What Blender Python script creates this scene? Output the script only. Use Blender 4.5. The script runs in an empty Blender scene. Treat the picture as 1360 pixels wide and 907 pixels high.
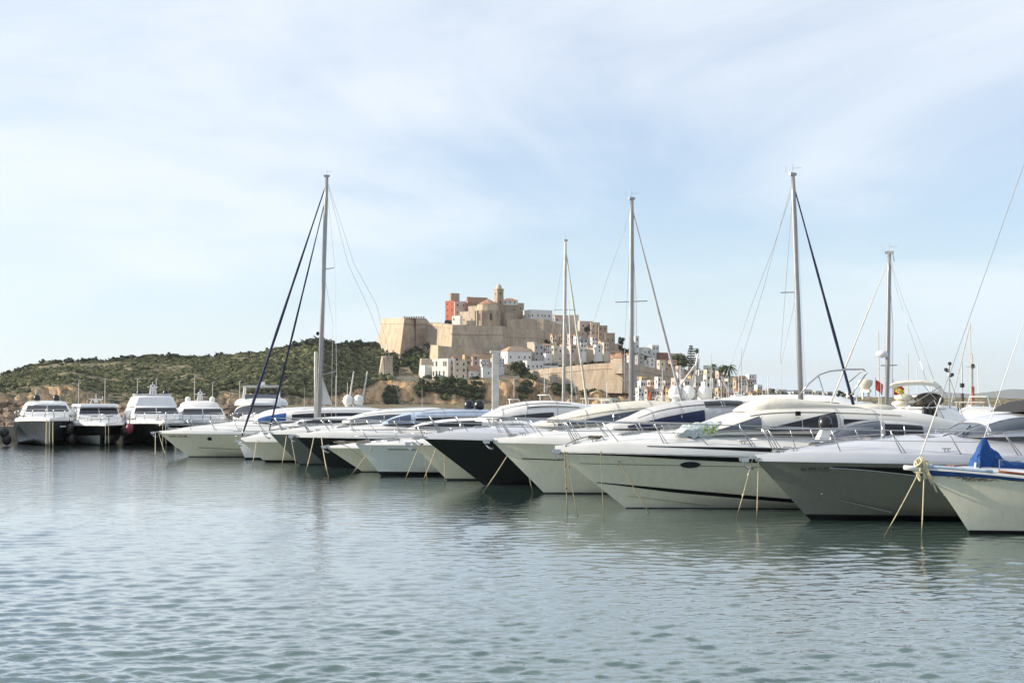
import bpy, bmesh, math, random
import numpy as np
from mathutils import Vector, Matrix, Euler, noise as mnoise
R = math.radians
PI = math.pi
scene = bpy.context.scene
C = scene.collection

# ------------------------------------------------------------------ camera
HC = 3.5                      # eye height above the water
FOC = 1889.0                  # focal length in photo pixels (1360 wide)
PITCH = math.atan((532 - 453.5) / FOC)
cam_d = bpy.data.cameras.new('camera')
cam_d.sensor_width = 36.0
cam_d.lens = 36.0 * FOC / 1360.0
cam_d.clip_start = 0.5
cam_d.clip_end = 60000
cam = bpy.data.objects.new('camera', cam_d)
cam.location = (0, 0, HC)
cam.rotation_euler = (PI / 2 + PITCH, 0, 0)
C.objects.link(cam)
scene.camera = cam

# ------------------------------------------------------------------ light and sky
SUN_EL = 21.0
SUN_AZ = -87.0               # degrees clockwise from the view direction (+Y)
world = bpy.data.worlds.new('World')
scene.world = world
world.use_nodes = True
wn, wl = world.node_tree.nodes, world.node_tree.links
wn.clear()
w_out = wn.new('ShaderNodeOutputWorld')
w_bg = wn.new('ShaderNodeBackground')
w_bg.inputs['Strength'].default_value = 0.11
sky = wn.new('ShaderNodeTexSky')
sky.sky_type = 'NISHITA'
sky.sun_disc = False
sky.sun_elevation = R(SUN_EL)
sky.sun_rotation = R(SUN_AZ)
sky.altitude = 10
sky.air_density = 1.0
sky.dust_density = 0.25
sky.ozone_density = 2.2
tc = wn.new('ShaderNodeTexCoord')
sep = wn.new('ShaderNodeSeparateXYZ'); wl.new(tc.outputs['Generated'], sep.inputs[0])
# cirrus: project the direction on a high flat layer so that streaks foreshorten toward the horizon
addz = wn.new('ShaderNodeMath'); addz.operation = 'ADD'; addz.inputs[1].default_value = 0.38
mxz = wn.new('ShaderNodeMath'); mxz.operation = 'MAXIMUM'; mxz.inputs[1].default_value = 0.0
wl.new(sep.outputs['Z'], mxz.inputs[0]); wl.new(mxz.outputs[0], addz.inputs[0])
dx = wn.new('ShaderNodeMath'); dx.operation = 'DIVIDE'; wl.new(sep.outputs['X'], dx.inputs[0]); wl.new(addz.outputs[0], dx.inputs[1])
dy = wn.new('ShaderNodeMath'); dy.operation = 'DIVIDE'; wl.new(sep.outputs['Y'], dy.inputs[0]); wl.new(addz.outputs[0], dy.inputs[1])
comb = wn.new('ShaderNodeCombineXYZ'); wl.new(dx.outputs[0], comb.inputs[0]); wl.new(dy.outputs[0], comb.inputs[1])
mp = wn.new('ShaderNodeMapping'); mp.inputs['Scale'].default_value = (1.0, 1.35, 1.0)
mp.inputs['Rotation'].default_value = (0, 0, R(24)); mp.inputs['Location'].default_value = (21.3, 3.3, 0)
wl.new(comb.outputs[0], mp.inputs[0])
n1 = wn.new('ShaderNodeTexNoise'); n1.inputs['Scale'].default_value = 1.1; n1.inputs['Detail'].default_value = 7
n1.inputs['Roughness'].default_value = 0.55; n1.inputs['Distortion'].default_value = 0.5
wl.new(mp.outputs[0], n1.inputs['Vector'])
cr = wn.new('ShaderNodeMapRange'); cr.interpolation_type = 'SMOOTHSTEP'
cr.inputs['From Min'].default_value = 0.36; cr.inputs['From Max'].default_value = 0.64
cr.inputs['To Min'].default_value = 0.30; cr.inputs['To Max'].default_value = 0.86
wl.new(n1.outputs['Fac'], cr.inputs['Value'])
cmix = wn.new('ShaderNodeMix'); cmix.data_type = 'RGBA'
hz = wn.new('ShaderNodeMapRange'); hz.interpolation_type = 'SMOOTHSTEP'; hz.inputs['From Min'].default_value = 0.0; hz.inputs['From Max'].default_value = 0.13; hz.inputs['To Min'].default_value = 0.42; hz.inputs['To Max'].default_value = 0.0
wl.new(sep.outputs['Z'], hz.inputs['Value'])
hza = wn.new('ShaderNodeMath'); hza.operation = 'ADD'; hza.use_clamp = True; wl.new(cr.outputs[0], hza.inputs[0]); wl.new(hz.outputs[0], hza.inputs[1])
wl.new(hza.outputs[0], cmix.inputs['Factor'])
tint = wn.new('ShaderNodeMix'); tint.data_type = 'RGBA'; tint.blend_type = 'MULTIPLY'; tint.inputs['Factor'].default_value = 1.0
wl.new(sky.outputs[0], tint.inputs[6]); tint.inputs[7].default_value = (.86, .95, 1.08, 1)
wl.new(tint.outputs[2], cmix.inputs[6])
# clouds higher up, out of view, are made brighter to lift the water reflections
hi = wn.new('ShaderNodeMapRange'); hi.interpolation_type = 'SMOOTHSTEP'
hi.inputs['From Min'].default_value = 0.24; hi.inputs['From Max'].default_value = 0.5; hi.inputs['To Min'].default_value = 1.0; hi.inputs['To Max'].default_value = 1.22
wl.new(sep.outputs['Z'], hi.inputs['Value'])
cmul = wn.new('ShaderNodeMix'); cmul.data_type = 'RGBA'; cmul.blend_type = 'MULTIPLY'; cmul.inputs['Factor'].default_value = 1.0
lowhi = wn.new('ShaderNodeMix'); lowhi.data_type = 'RGBA'
lmr = wn.new('ShaderNodeMapRange'); lmr.inputs['From Min'].default_value = 0.0; lmr.inputs['From Max'].default_value = 0.14; wl.new(sep.outputs['Z'], lmr.inputs['Value'])
wl.new(lmr.outputs[0], lowhi.inputs['Factor'])
lowhi.inputs[6].default_value = (4.5, 5.6, 6.3, 1); lowhi.inputs[7].default_value = (5.85, 6.2, 6.55, 1)
wl.new(lowhi.outputs[2], cmul.inputs[6])
wl.new(hi.outputs[0], cmul.inputs[7]); wl.new(cmul.outputs[2], cmix.inputs[7])
wl.new(cmix.outputs[2], w_bg.inputs['Color'])
wl.new(w_bg.outputs[0], w_out.inputs[0])

sun_d = bpy.data.lights.new('sun', 'SUN')
sun_d.energy = 5.0
sun_d.angle = R(0.6)
sun_d.color = (1.0, 0.87, 0.70)
sun = bpy.data.objects.new('sun', sun_d)
sdir = Vector((math.sin(R(SUN_AZ)) * math.cos(R(SUN_EL)), math.cos(R(SUN_AZ)) * math.cos(R(SUN_EL)), math.sin(R(SUN_EL))))
sun.rotation_euler = sdir.to_track_quat('Z', 'Y').to_euler()
sun.location = (-60, -20, 60)
C.objects.link(sun)

vs = scene.view_settings
vs.view_transform = 'Standard'
vs.look = 'None'
vs.gamma = 1
vs.use_curve_mapping = False
vs.exposure = 0.60
HAZE = 0.00004
scene.cycles.max_bounces = 6
scene.cycles.transparent_max_bounces = 6
scene.cycles.glossy_bounces = 3

# ------------------------------------------------------------------ pixel helpers (photo pixel + distance -> point)
CT, ST = math.cos(PITCH), math.sin(PITCH)
def P(px, py, D):
    u = (px - 680) / FOC; v = (453.5 - py) / FOC
    k = CT - v * ST
    return Vector((u * D / k, D, HC + (ST + v * CT) * D / k))
def X(px, D, z=0.0):
    w = (z - HC) / D
    v = (w * CT - ST) / (CT + w * ST)
    return (px - 680) / FOC * D / (CT - v * ST)
def Z(py, D):
    v = (453.5 - py) / FOC
    return HC + (ST + v * CT) * D / (CT - v * ST)

# ------------------------------------------------------------------ materials
def mat(name, col, rough=0.5, metal=0.0, var=0.0, vscale=3.0, coat=0.0, bump=0.0, bscale=20.0, spec=None, col2=None):
    m = bpy.data.materials.new(name); m.use_nodes = True
    nt = m.node_tree; N, L = nt.nodes, nt.links
    b = N['Principled BSDF']
    b.inputs['Base Color'].default_value = (*col, 1)
    b.inputs['Roughness'].default_value = rough
    b.inputs['Metallic'].default_value = metal
    if coat: b.inputs['Coat Weight'].default_value = coat; b.inputs['Coat Roughness'].default_value = 0.08
    if spec is not None: b.inputs['Specular IOR Level'].default_value = spec
    t = N.new('ShaderNodeTexCoord')
    if var > 0 or col2:
        n = N.new('ShaderNodeTexNoise'); n.inputs['Scale'].default_value = vscale; n.inputs['Detail'].default_value = 6
        n.inputs['Roughness'].default_value = 0.6
        L.new(t.outputs['Object'], n.inputs['Vector'])
        r = N.new('ShaderNodeValToRGB')
        c2 = col2 if col2 else tuple(c * (1 - var) for c in col)
        r.color_ramp.elements[0].position = 0.35; r.color_ramp.elements[0].color = (*c2, 1)
        r.color_ramp.elements[1].position = 0.65; r.color_ramp.elements[1].color = (*col, 1)
        L.new(n.outputs['Fac'], r.inputs[0]); L.new(r.outputs[0], b.inputs['Base Color'])
    if bump > 0:
        n2 = N.new('ShaderNodeTexNoise'); n2.inputs['Scale'].default_value = bscale; n2.inputs['Detail'].default_value = 5
        L.new(t.outputs['Object'], n2.inputs['Vector'])
        bp = N.new('ShaderNodeBump'); bp.inputs['Strength'].default_value = bump; bp.inputs['Distance'].default_value = 0.05
        L.new(n2.outputs['Fac'], bp.inputs['Height']); L.new(bp.outputs[0], b.inputs['Normal'])
    return m

def streaky(name, col, dirt, rough=0.28, amount=0.35, coat=0.4):
    """gelcoat with faint vertical run-off stains and a darker scum band at the waterline"""
    m = bpy.data.materials.new(name); m.use_nodes = True
    nt = m.node_tree; N, L = nt.nodes, nt.links
    b = N['Principled BSDF']; b.inputs['Roughness'].default_value = rough
    b.inputs['Coat Weight'].default_value = coat; b.inputs['Coat Roughness'].default_value = 0.06
    t = N.new('ShaderNodeTexCoord')
    mp = N.new('ShaderNodeMapping'); mp.inputs['Scale'].default_value = (5, 5, 0.5); L.new(t.outputs['Object'], mp.inputs[0])
    n = N.new('ShaderNodeTexNoise'); n.inputs['Scale'].default_value = 1.3; n.inputs['Detail'].default_value = 7; n.inputs['Roughness'].default_value = 0.65
    L.new(mp.outputs[0], n.inputs['Vector'])
    mr = N.new('ShaderNodeMapRange'); mr.inputs['From Min'].default_value = 0.45; mr.inputs['From Max'].default_value = 0.75
    mr.inputs['To Max'].default_value = amount; L.new(n.outputs['Fac'], mr.inputs['Value'])
    s = N.new('ShaderNodeSeparateXYZ'); L.new(t.outputs['Object'], s.inputs[0])
    n3 = N.new('ShaderNodeTexNoise'); n3.inputs['Scale'].default_value = 2.5; L.new(t.outputs['Object'], n3.inputs['Vector'])
    wz = N.new('ShaderNodeMath'); wz.operation = 'MULTIPLY_ADD'; wz.inputs[1].default_value = 0.25
    L.new(n3.outputs['Fac'], wz.inputs[0]); L.new(s.outputs['Z'], wz.inputs[2])
    mz = N.new('ShaderNodeMapRange'); mz.inputs['From Min'].default_value = 0.32; mz.inputs['From Max'].default_value = 0.12
    mz.inputs['To Max'].default_value = 0.5; L.new(wz.outputs[0], mz.inputs['Value'])
    ad = N.new('ShaderNodeMath'); ad.operation = 'MAXIMUM'; L.new(mr.outputs[0], ad.inputs[0]); L.new(mz.outputs[0], ad.inputs[1])
    mx = N.new('ShaderNodeMix'); mx.data_type = 'RGBA'
    mx.inputs[6].default_value = (*col, 1); mx.inputs[7].default_value = (*dirt, 1)
    L.new(ad.outputs[0], mx.inputs['Factor']); L.new(mx.outputs[2], b.inputs['Base Color'])
    return m

M = {}
M['white'] = mat('gelcoat_white', (0.70, 0.70, 0.68), 0.3, var=0.08, vscale=1.2, coat=0.3)
M['cream'] = mat('gelcoat_cream', (0.68, 0.66, 0.59), 0.4, var=0.08, vscale=1.0)
M['silver'] = mat('silver_paint', (0.56, 0.57, 0.60), 0.28, metal=0.25, var=0.06, vscale=1.5, coat=0.5)
M['hull_white'] = streaky('hull_white', (0.70, 0.67, 0.54), (0.46, 0.44, 0.34))
M['hull_cream'] = streaky('hull_cream', (0.72, 0.67, 0.52), (0.45, 0.42, 0.3))
M['hull_pale'] = streaky('hull_pale', (0.60, 0.63, 0.60), (0.42, 0.44, 0.38))
M['hull_grey'] = streaky('hull_grey', (0.15, 0.15, 0.125), (0.10, 0.10, 0.075), 0.16, 0.4, 0.6)
M['hull_sage'] = streaky('hull_sage', (0.12, 0.13, 0.115), (0.09, 0.095, 0.08), 0.25, 0.3, 0.5)
M['hull_slate'] = streaky('hull_slate', (0.09, 0.10, 0.115), (0.06, 0.065, 0.07), 0.22, 0.3, 0.5)
M['hull_black'] = streaky('hull_black', (0.004, 0.004, 0.005), (0.008, 0.008, 0.007), 0.2, 0.4, 0.0)
M['black'] = mat('black_trim', (0.006, 0.006, 0.007), 0.4, spec=0.2)
M['bottom'] = mat('antifouling', (0.02, 0.028, 0.035), 0.7, var=0.4, vscale=5)
M['glass'] = mat('tinted_glass', (0.012, 0.014, 0.018), 0.08, spec=0.45)
M['glass_blue'] = mat('blue_tinted_glass', (0.02, 0.035, 0.09), 0.12, spec=0.8)
M['glass_grey'] = mat('grey_tinted_glass', (0.07, 0.085, 0.11), 0.1, spec=0.6)
M['steel'] = mat('stainless_steel', (0.42, 0.42, 0.42), 0.25, metal=0.9)
M['alu'] = mat('mast_aluminium', (0.34, 0.34, 0.34), 0.4, metal=0.5, var=0.15, vscale=2)
M['mast_white'] = mat('mast_white_paint', (0.60, 0.58, 0.53), 0.45, var=0.25, vscale=3)
M['wire'] = mat('rigging_wire', (0.42, 0.43, 0.44), 0.4, metal=0.5)
M['canvas_cream'] = mat('canvas_cream', (0.64, 0.61, 0.52), 0.85, var=0.12, vscale=2, bump=0.5, bscale=3)
M['canvas_white'] = mat('canvas_white', (0.68, 0.68, 0.66), 0.8, var=0.10, vscale=2, bump=0.6, bscale=2.5)
M['canvas_grey'] = mat('canvas_grey', (0.45, 0.46, 0.47), 0.85, var=0.12, vscale=2, bump=0.5, bscale=3)
M['canvas_bluegrey'] = mat('canvas_bluegrey', (0.36, 0.45, 0.56), 0.8, var=0.15, vscale=2, bump=0.5, bscale=3)
M['canvas_blue'] = mat('canvas_blue', (0.006, 0.07, 0.26), 0.8, var=0.35, vscale=4, bump=0.8, bscale=5)
M['canvas_navy'] = mat('canvas_navy', (0.012, 0.02, 0.07), 0.8, var=0.35, vscale=4)
M['canvas_dark'] = mat('canvas_dark', (0.02, 0.02, 0.022), 0.8)
M['canvas_brown'] = mat('canvas_brown', (0.10, 0.085, 0.07), 0.8, var=0.3, vscale=4)
M['blue_paint'] = mat('blue_paint', (0.02, 0.075, 0.26), 0.5, var=0.5, vscale=3)
M['varnish'] = mat('varnished_wood', (0.23, 0.075, 0.035), 0.35, var=0.3, vscale=6)
M['wood'] = mat('weathered_teak', (0.36, 0.25, 0.16), 0.7, var=0.3, vscale=6)
M['rope'] = mat('cream_rope', (0.62, 0.54, 0.36), 0.9, var=0.3, vscale=12)
M['rope_old'] = mat('weedy_rope', (0.22, 0.19, 0.12), 0.95, var=0.4, vscale=8)
M['rope_white'] = mat('white_rope', (0.72, 0.70, 0.64), 0.9, var=0.2, vscale=12)
for k_ in ('rope', 'rope_old'):      # the lowest part of a mooring rope is wet and weedy
    N_, L_ = M[k_].node_tree.nodes, M[k_].node_tree.links; b_ = N_['Principled BSDF']; src = b_.inputs['Base Color'].links[0].from_socket
    g_ = N_.new('ShaderNodeNewGeometry'); s_ = N_.new('ShaderNodeSeparateXYZ'); L_.new(g_.outputs['Position'], s_.inputs[0])
    r_ = N_.new('ShaderNodeMapRange'); r_.inputs['From Min'].default_value = .42; r_.inputs['From Max'].default_value = .18; L_.new(s_.outputs['Z'], r_.inputs['Value'])
    x_ = N_.new('ShaderNodeMix'); x_.data_type = 'RGBA'; L_.new(r_.outputs[0], x_.inputs['Factor']); L_.new(src, x_.inputs[6]); x_.inputs[7].default_value = (.10, .095, .045, 1); L_.new(x_.outputs[2], b_.inputs['Base Color'])
M['rubber'] = mat('black_rubber', (0.012, 0.012, 0.012), 0.5)
M['fender_w'] = mat('fender_white', (0.72, 0.72, 0.7), 0.5)
M['dome_black'] = mat('dome_black', (0.012, 0.012, 0.015), 0.3)
M['dome_white'] = mat('dome_white', (0.78, 0.77, 0.72), 0.4, var=0.08)
M['red'] = mat('red_cloth', (0.50, 0.05, 0.03), 0.8)
M['yellow'] = mat('yellow_cloth', (0.72, 0.48, 0.05), 0.8)
M['orange'] = mat('orange_paint', (0.60, 0.16, 0.06), 0.6)
M['plastic_bag'] = mat('pale_sheet', (0.50, 0.58, 0.56), 0.45, var=0.35, vscale=5, bump=1.0, bscale=6)
M['green_net'] = mat('green_net', (0.30, 0.42, 0.10), 0.8)
M['letter'] = mat('dark_lettering', (0.03, 0.03, 0.04), 0.5)
M['concrete'] = mat('concrete', (0.22, 0.19, 0.15), 0.9, var=0.3, vscale=1.5, bump=0.4)

# ------------------------------------------------------------------ mesh kit
class MB:
    def __init__(s): s.v = []; s.f = []
    def add(s, vs_, fs):
        o = len(s.v); s.v += [tuple(p) for p in vs_]; s.f += [tuple(i + o for i in f) for f in fs]; return s
    def box(s, c, size, rot=0.0, taper=1.0, rx=0.0, ry=0.0):
        sx, sy, sz = size[0] / 2, size[1] / 2, size[2] / 2
        m = Matrix.Translation(Vector(c)) @ Euler((rx, ry, rot)).to_matrix().to_4x4()
        vs_ = [m @ Vector((x * sx * (taper if z > 0 else 1), y * sy * (taper if z > 0 else 1), z * sz)) for z in (-1, 1) for x, y in ((-1, -1), (1, -1), (1, 1), (-1, 1))]
        return s.add(vs_, [(3, 2, 1, 0), (4, 5, 6, 7), (0, 1, 5, 4), (1, 2, 6, 5), (2, 3, 7, 6), (3, 0, 4, 7)])
    def tube(s, pts, r, n=6, cap=True):
        pts = [Vector(p) for p in pts]
        rs = r if isinstance(r, (list, tuple)) else [r] * len(pts)
        rings = []; up = Vector((0.13, 0.21, 0.97)).normalized()
        for i, p in enumerate(pts):
            d = (pts[min(i + 1, len(pts) - 1)] - pts[max(i - 1, 0)])
            if d.length < 1e-9: d = Vector((0, 0, 1))
            d.normalize()
            a = d.cross(up)
            if a.length < 0.05: a = d.cross(Vector((1, 0, 0)))
            a.normalize(); b = d.cross(a)
            rings.append([p + (a * math.cos(2 * PI * k / n) + b * math.sin(2 * PI * k / n)) * rs[i] for k in range(n)])
        vs_ = [q for ring in rings for q in ring]
        fs = [(i * n + k, i * n + (k + 1) % n, (i + 1) * n + (k + 1) % n, (i + 1) * n + k) for i in range(len(pts) - 1) for k in range(n)]
        if cap: fs += [tuple(range(n))[::-1], tuple((len(pts) - 1) * n + k for k in range(n))]
        return s.add(vs_, fs)
    def grid(s, rows, closed=False):
        nr, nc = len(rows), len(rows[0])
        vs_ = [p for r in rows for p in r]
        fs = [(i * nc + j, i * nc + (j + 1) % nc, (i + 1) * nc + (j + 1) % nc, (i + 1) * nc + j) for i in range(nr - 1) for j in range(nc if closed else nc - 1)]
        return s.add(vs_, fs)
    def lathe(s, c, prof, n=16, axis='z'):
        rows = []
        for (r, h) in prof:
            rows.append([(c[0] + r * math.cos(2 * PI * k / n), c[1] + r * math.sin(2 * PI * k / n), c[2] + h) for k in range(n)])
        return s.grid(rows, closed=True)
    def ellipsoid(s, c, rad, n=12, m=7):
        return s.lathe_xyz(c, rad, n, m)
    def lathe_xyz(s, c, rad, n, m):
        rows = []
        for i in range(m + 1):
            a = -PI / 2 + PI * i / m
            rr = max(math.cos(a), 0.02)
            rows.append([(c[0] + rad[0] * rr * math.cos(2 * PI * k / n), c[1] + rad[1] * rr * math.sin(2 * PI * k / n), c[2] + rad[2] * math.sin(a)) for k in range(n)])
        return s.grid(rows, closed=True)
    def prism(s, poly, z0, z1, top_scale=None):
        n = len(poly)
        top = poly if top_scale is None else top_scale
        vs_ = [(x, y, z0) for x, y in poly] + [(x, y, z1) for x, y in top]
        fs = [tuple(range(n))[::-1], tuple(range(n, 2 * n))] + [(i, (i + 1) % n, n + (i + 1) % n, n + i) for i in range(n)]
        return s.add(vs_, fs)
    def build(s, name, m, parent=None, smooth=False, loc=None, angle=None):
        me = bpy.data.meshes.new(name)
        me.from_pydata([tuple(v) for v in s.v], [], s.f)
        if isinstance(m, str): m = M[m]
        me.materials.append(m)
        if smooth or angle:
            me.polygons.foreach_set('use_smooth', [True] * len(me.polygons))
            if angle:
                me.set_sharp_from_angle(angle=R(angle))
        bm_fix(me)
        o = bpy.data.objects.new(name, me); C.objects.link(o)
        if parent is not None: o.parent = parent
        if loc is not None: o.location = loc
        return o
def bm_fix(me):
    bm = bmesh.new(); bm.from_mesh(me)
    bmesh.ops.recalc_face_normals(bm, faces=bm.faces)
    bm.to_mesh(me); bm.free(); me.update()

LABELS = {}
def thing(name, label, cat, loc=(0, 0, 0), rotz=0.0, group=None):
    o = bpy.data.objects.new(name, None); C.objects.link(o)
    o.empty_display_size = 0.5
    o.location = loc; o.rotation_euler = (0, 0, rotz)
    tag(o, label, cat, group); return o
def tag(o, label=None, cat=None, group=None, kind=None):
    if label:
        if not 4 <= len(label.split()) <= 16: print('LABEL LENGTH', label)
        if label in LABELS: print('DUPLICATE LABEL', label)
        LABELS[label] = 1
        o['label'] = label
    if cat: o['category'] = cat
    if group: o['group'] = group
    if kind: o['kind'] = kind
    return o
def copy_tree(o, loc, rotz, label, sc=1.0, parent=None):
    c = o.copy(); C.objects.link(c)
    if parent is None:
        c.location = loc; c.rotation_euler = (0, 0, rotz); c.scale = (sc, sc, sc); c['label'] = label
        if label in LABELS: print('DUPLICATE LABEL', label)
        LABELS[label] = 1
    else: c.parent = parent
    for ch in list(o.children): copy_tree(ch, None, None, None, parent=c)
    return c
def lerp(a, b, t): return a + (b - a) * t
def sstep(t): t = max(0.0, min(1.0, t)); return t * t * (3 - 2 * t)
def interp(x, pts):
    if x <= pts[0][0]: return pts[0][1]
    for (a, b), (c, d) in zip(pts, pts[1:]):
        if x <= c: return b + (d - b) * (x - a) / (c - a)
    return pts[-1][1]
# ------------------------------------------------------------------ boats
MOTOR_ROWS = [  # z at stem (of bow height), z aft (of aft height), width, fullness length, exponent
    (1.0, 1.0, 1.0, .55, 2.3), (.80, .66, .965, .60, 2.0), (.56, .33, .91, .66, 1.75),
    (.36, .03, .86, .72, 1.55), (.05, -.14, .55, .8, 1.5), (-.25, -.30, .0, .8, 1.5)]
SAIL_ROWS = [
    (1.0, 1.0, 1.0, .60, 1.9), (.80, .72, .985, .62, 1.75), (.56, .42, .93, .64, 1.6),
    (.33, .15, .82, .66, 1.5), (.08, -.06, .60, .7, 1.45), (-.25, -.35, .0, .8, 1.5)]
class Hull:
    def __init__(s, L, B, zb, za, ov, rows=None, q=1.0, stern=.9, sag=0.0):
        s.L, s.B, s.zb, s.za, s.ov, s.q, s.stern, s.sag = L, B, zb, za, ov, q, stern, sag
        s.rows = rows or MOTOR_ROWS
    def xs(s, z):
        f = 1 - z / s.zb
        return s.ov * (f ** s.q if f > 0 else 0)
    def zdeck(s, t): return s.zb + (s.za - s.zb) * sstep(t * 1.15) - s.sag * math.sin(PI * min(1, t))
    def row(s, k, t):
        z0, z1, w, tm, p = s.rows[k]
        zd = s.zdeck(t)
        g = min(1.0, t / .75); g = 1 - (1 - g) ** 1.6
        z = lerp(z0 * s.zb, z1 * s.za, g) if k else zd
        if k: z = z0 * s.zb * (1 - g) + z1 * (s.za if z1 < .5 else zd) * g
        x0 = s.xs(z0 * s.zb)
        x = x0 + (s.L - x0) * t
        f = 1 - (1 - min(t / tm, 1)) ** p
        aft = 1 - (1 - s.stern) * max(0, (t - .6) / .4) ** 2
        return Vector((x, -s.B / 2 * w * f * aft, z))
    def pt(s, r, t, off=0.0):
        k = min(int(r), len(s.rows) - 2)
        p = s.row(k, t).lerp(s.row(k + 1, t), r - k)
        if off: p.y -= off
        return p
    def r_at(s, t, z):
        lo, hi = 0.0, len(s.rows) - 1.0
        for _ in range(18):
            m = (lo + hi) / 2
            if s.pt(m, t).z > z: lo = m
            else: hi = m
        return (lo + hi) / 2
    def surf(s, x, z, off=0.0):
        t = max(0, (x - s.xs(z)) / (s.L - s.xs(z)))
        for _ in range(5):
            r = s.r_at(t, z); k = min(int(r), len(s.rows) - 2)
            xs = lerp(s.xs(s.rows[k][0] * s.zb), s.xs(s.rows[k + 1][0] * s.zb), r - k)
            t = max(0.0, (x - xs) / (s.L - xs))
        return s.pt(s.r_at(t, z), t, off)
    def mesh(s):
        mb = MB(); n = 44; ts = [(i / n) ** 1.25 for i in range(n + 1)]
        rr = [k / 3 for k in range((len(s.rows) - 1) * 3 + 1)]
        port = [[s.pt(r, t) for r in rr] for t in ts]
        star = [[Vector((p.x, -p.y, p.z)) for p in row] for row in port]
        mb.grid(port); mb.grid(star)
        a, b = port[-1], star[-1]
        mb.add(list(a) + list(b), [(i, i + 1, len(a) + i + 1, len(a) + i) for i in range(len(a) - 1)])
        return mb
    def band(s, t0, t1, zlo, zhi, off=.012, n=30, both=True):
        mb = MB(); rows = []
        for i in range(n + 1):
            t = lerp(t0, t1, i / n)
            a, b = s.r_at(t, zhi(t)), s.r_at(t, zlo(t))
            rows.append([s.pt(lerp(a, b, k / 3), t, off) for k in range(4)])
        mb.grid(rows)
        if both: mb.grid([[Vector((p.x, -p.y, p.z)) for p in r] for r in rows])
        return mb
    def edge(s, x, side=-1, inset=0.0):
        t = max(0, x / s.L); p = s.row(0, t)
        return Vector((p.x, side * max(0.0, abs(p.y) - inset), p.z))

class Loft:
    """closed body from stations (x, half width, z base, z top); superellipse section"""
    def __init__(s, st, e=.5, sub=6):
        s.e = e
        xs = [a[0] for a in st]
        s.st = []
        for i in range(len(st) - 1):
            p0 = st[max(i - 1, 0)]; p1 = st[i]; p2 = st[i + 1]; p3 = st[min(i + 2, len(st) - 1)]
            for j in range(sub):
                t = j / sub
                out = [lerp(p1[0], p2[0], t)]
                for c in (1, 2, 3):
                    m1 = (p2[c] - p0[c]) / max(1e-6, p2[0] - p0[0]) * (p2[0] - p1[0])
                    m2 = (p3[c] - p1[c]) / max(1e-6, p3[0] - p1[0]) * (p2[0] - p1[0])
                    h = (2*t**3-3*t*t+1) * p1[c] + (t**3-2*t*t+t) * m1 + (-2*t**3+3*t*t) * p2[c] + (t**3-t*t) * m2
                    out.append(h)
                s.st.append(out)
        s.st.append(list(st[-1]))
    def at(s, x):
        st = s.st
        if x <= st[0][0]: return st[0]
        for a, b in zip(st, st[1:]):
            if x <= b[0]:
                t = (x - a[0]) / max(1e-6, b[0] - a[0]); return [lerp(p, q, t) for p, q in zip(a, b)]
        return st[-1]
    def pt(s, x, a, off=0.0):
        _, hw, z0, z1 = s.at(x)
        ca, sa = math.cos(a), math.sin(a)
        y = -hw * (1 if ca > 0 else -1) * abs(ca) ** s.e * (1 - .10 * abs(sa))
        z = z0 + (z1 - z0) * abs(sa) ** s.e
        return Vector((x, y - off * (1 if ca > 0 else -1) * abs(ca), z + off * abs(sa) * 1.2))
    def mesh(s, n=18):
        mb = MB()
        rows = [[s.pt(st[0], PI * k / n) for k in range(n + 1)] for st in s.st]
        mb.grid(rows)
        for r in (rows[0], rows[-1]): mb.add(r, [tuple(range(len(r)))])
        return mb
    def patch(s, x0, x1, lo, hi, off=.012, n=14, m=6, wrap=False, sides=(0, 1)):
        """lo, hi: fractions of the height, (front, aft)"""
        mb = MB()
        def ang(f): return math.asin(max(0, min(1, f)) ** (1 / s.e))
        for side in ((0,) if wrap else sides):
            rows = []
            for i in range(n + 1):
                u = i / n; x = lerp(x0, x1, u)
                a0 = ang(lerp(lo[0], lo[1], u)); a1 = ang(lerp(hi[0], hi[1], u))
                if wrap: aa = [lerp(a0, PI - a0, k / (3 * m)) for k in range(3 * m + 1)]
                else: aa = [lerp(a0, a1, k / m) for k in range(m + 1)]
                if side: aa = [PI - a for a in aa]
                rows.append([s.pt(x, a, off) for a in aa])
            mb.grid(rows)
        return mb

def rail_path(h, x0, x1, hh, n=14, inset=.06, side=-1, lean=.22, zadd=0.0, fwd=.15):
    pts = []
    for i in range(n + 1):
        x = lerp(x0, x1, i / n)
        e = h.edge(max(x, 0.02), side, inset)
        k = sstep((x1 - x) / 1.2)          # comes down at its aft end
        pts.append(Vector((x - lean * k - fwd * (1 - sstep(x / 1.5)), e.y, e.z + zadd + hh * max(.05, k))))
    return pts

def bow_rail(root, h, x1, hh=.55, two=True, nst=6, zadd=.12, r=.014, name='bow_rail', tip=-.15):
    mb = MB()
    both = []
    for side in (-1, 1):
        p = rail_path(h, .10, x1, hh, 18, side=side, zadd=zadd)
        both.append(p)
    top = [both[0][k] for k in range(len(both[0]) - 1, -1, -1)] + [Vector((tip - .1, 0, both[0][0].z + .02))] + both[1]
    mb.tube(top, r)
    for side in (0, 1):
        for k in range(nst):
            x = .35 + (x1 - 1.4) * k / max(1, nst - 1)
            e = h.edge(x + .30, -1 if side == 0 else 1, .07); e.z += zadd - .08
            path = both[side]
            # nearest rail point to x
            q = min(path, key=lambda w: abs(w.x - (x - .12)))
            mb.tube([e, q], r * .85)
            if two and k % 2 == 0:
                e2 = h.edge(x + .42, -1 if side == 0 else 1, .07); e2.z += zadd - .08
                mb.tube([e2, q], r * .7, n=5)
        if two:
            mid = [p + Vector((.08, 0, -hh * .48)) for p in both[side] if p.x < x1 - 1.3]
            mb.tube(mid, r * .6, n=5)
    mb.build(name, 'steel', root, smooth=True)

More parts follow.
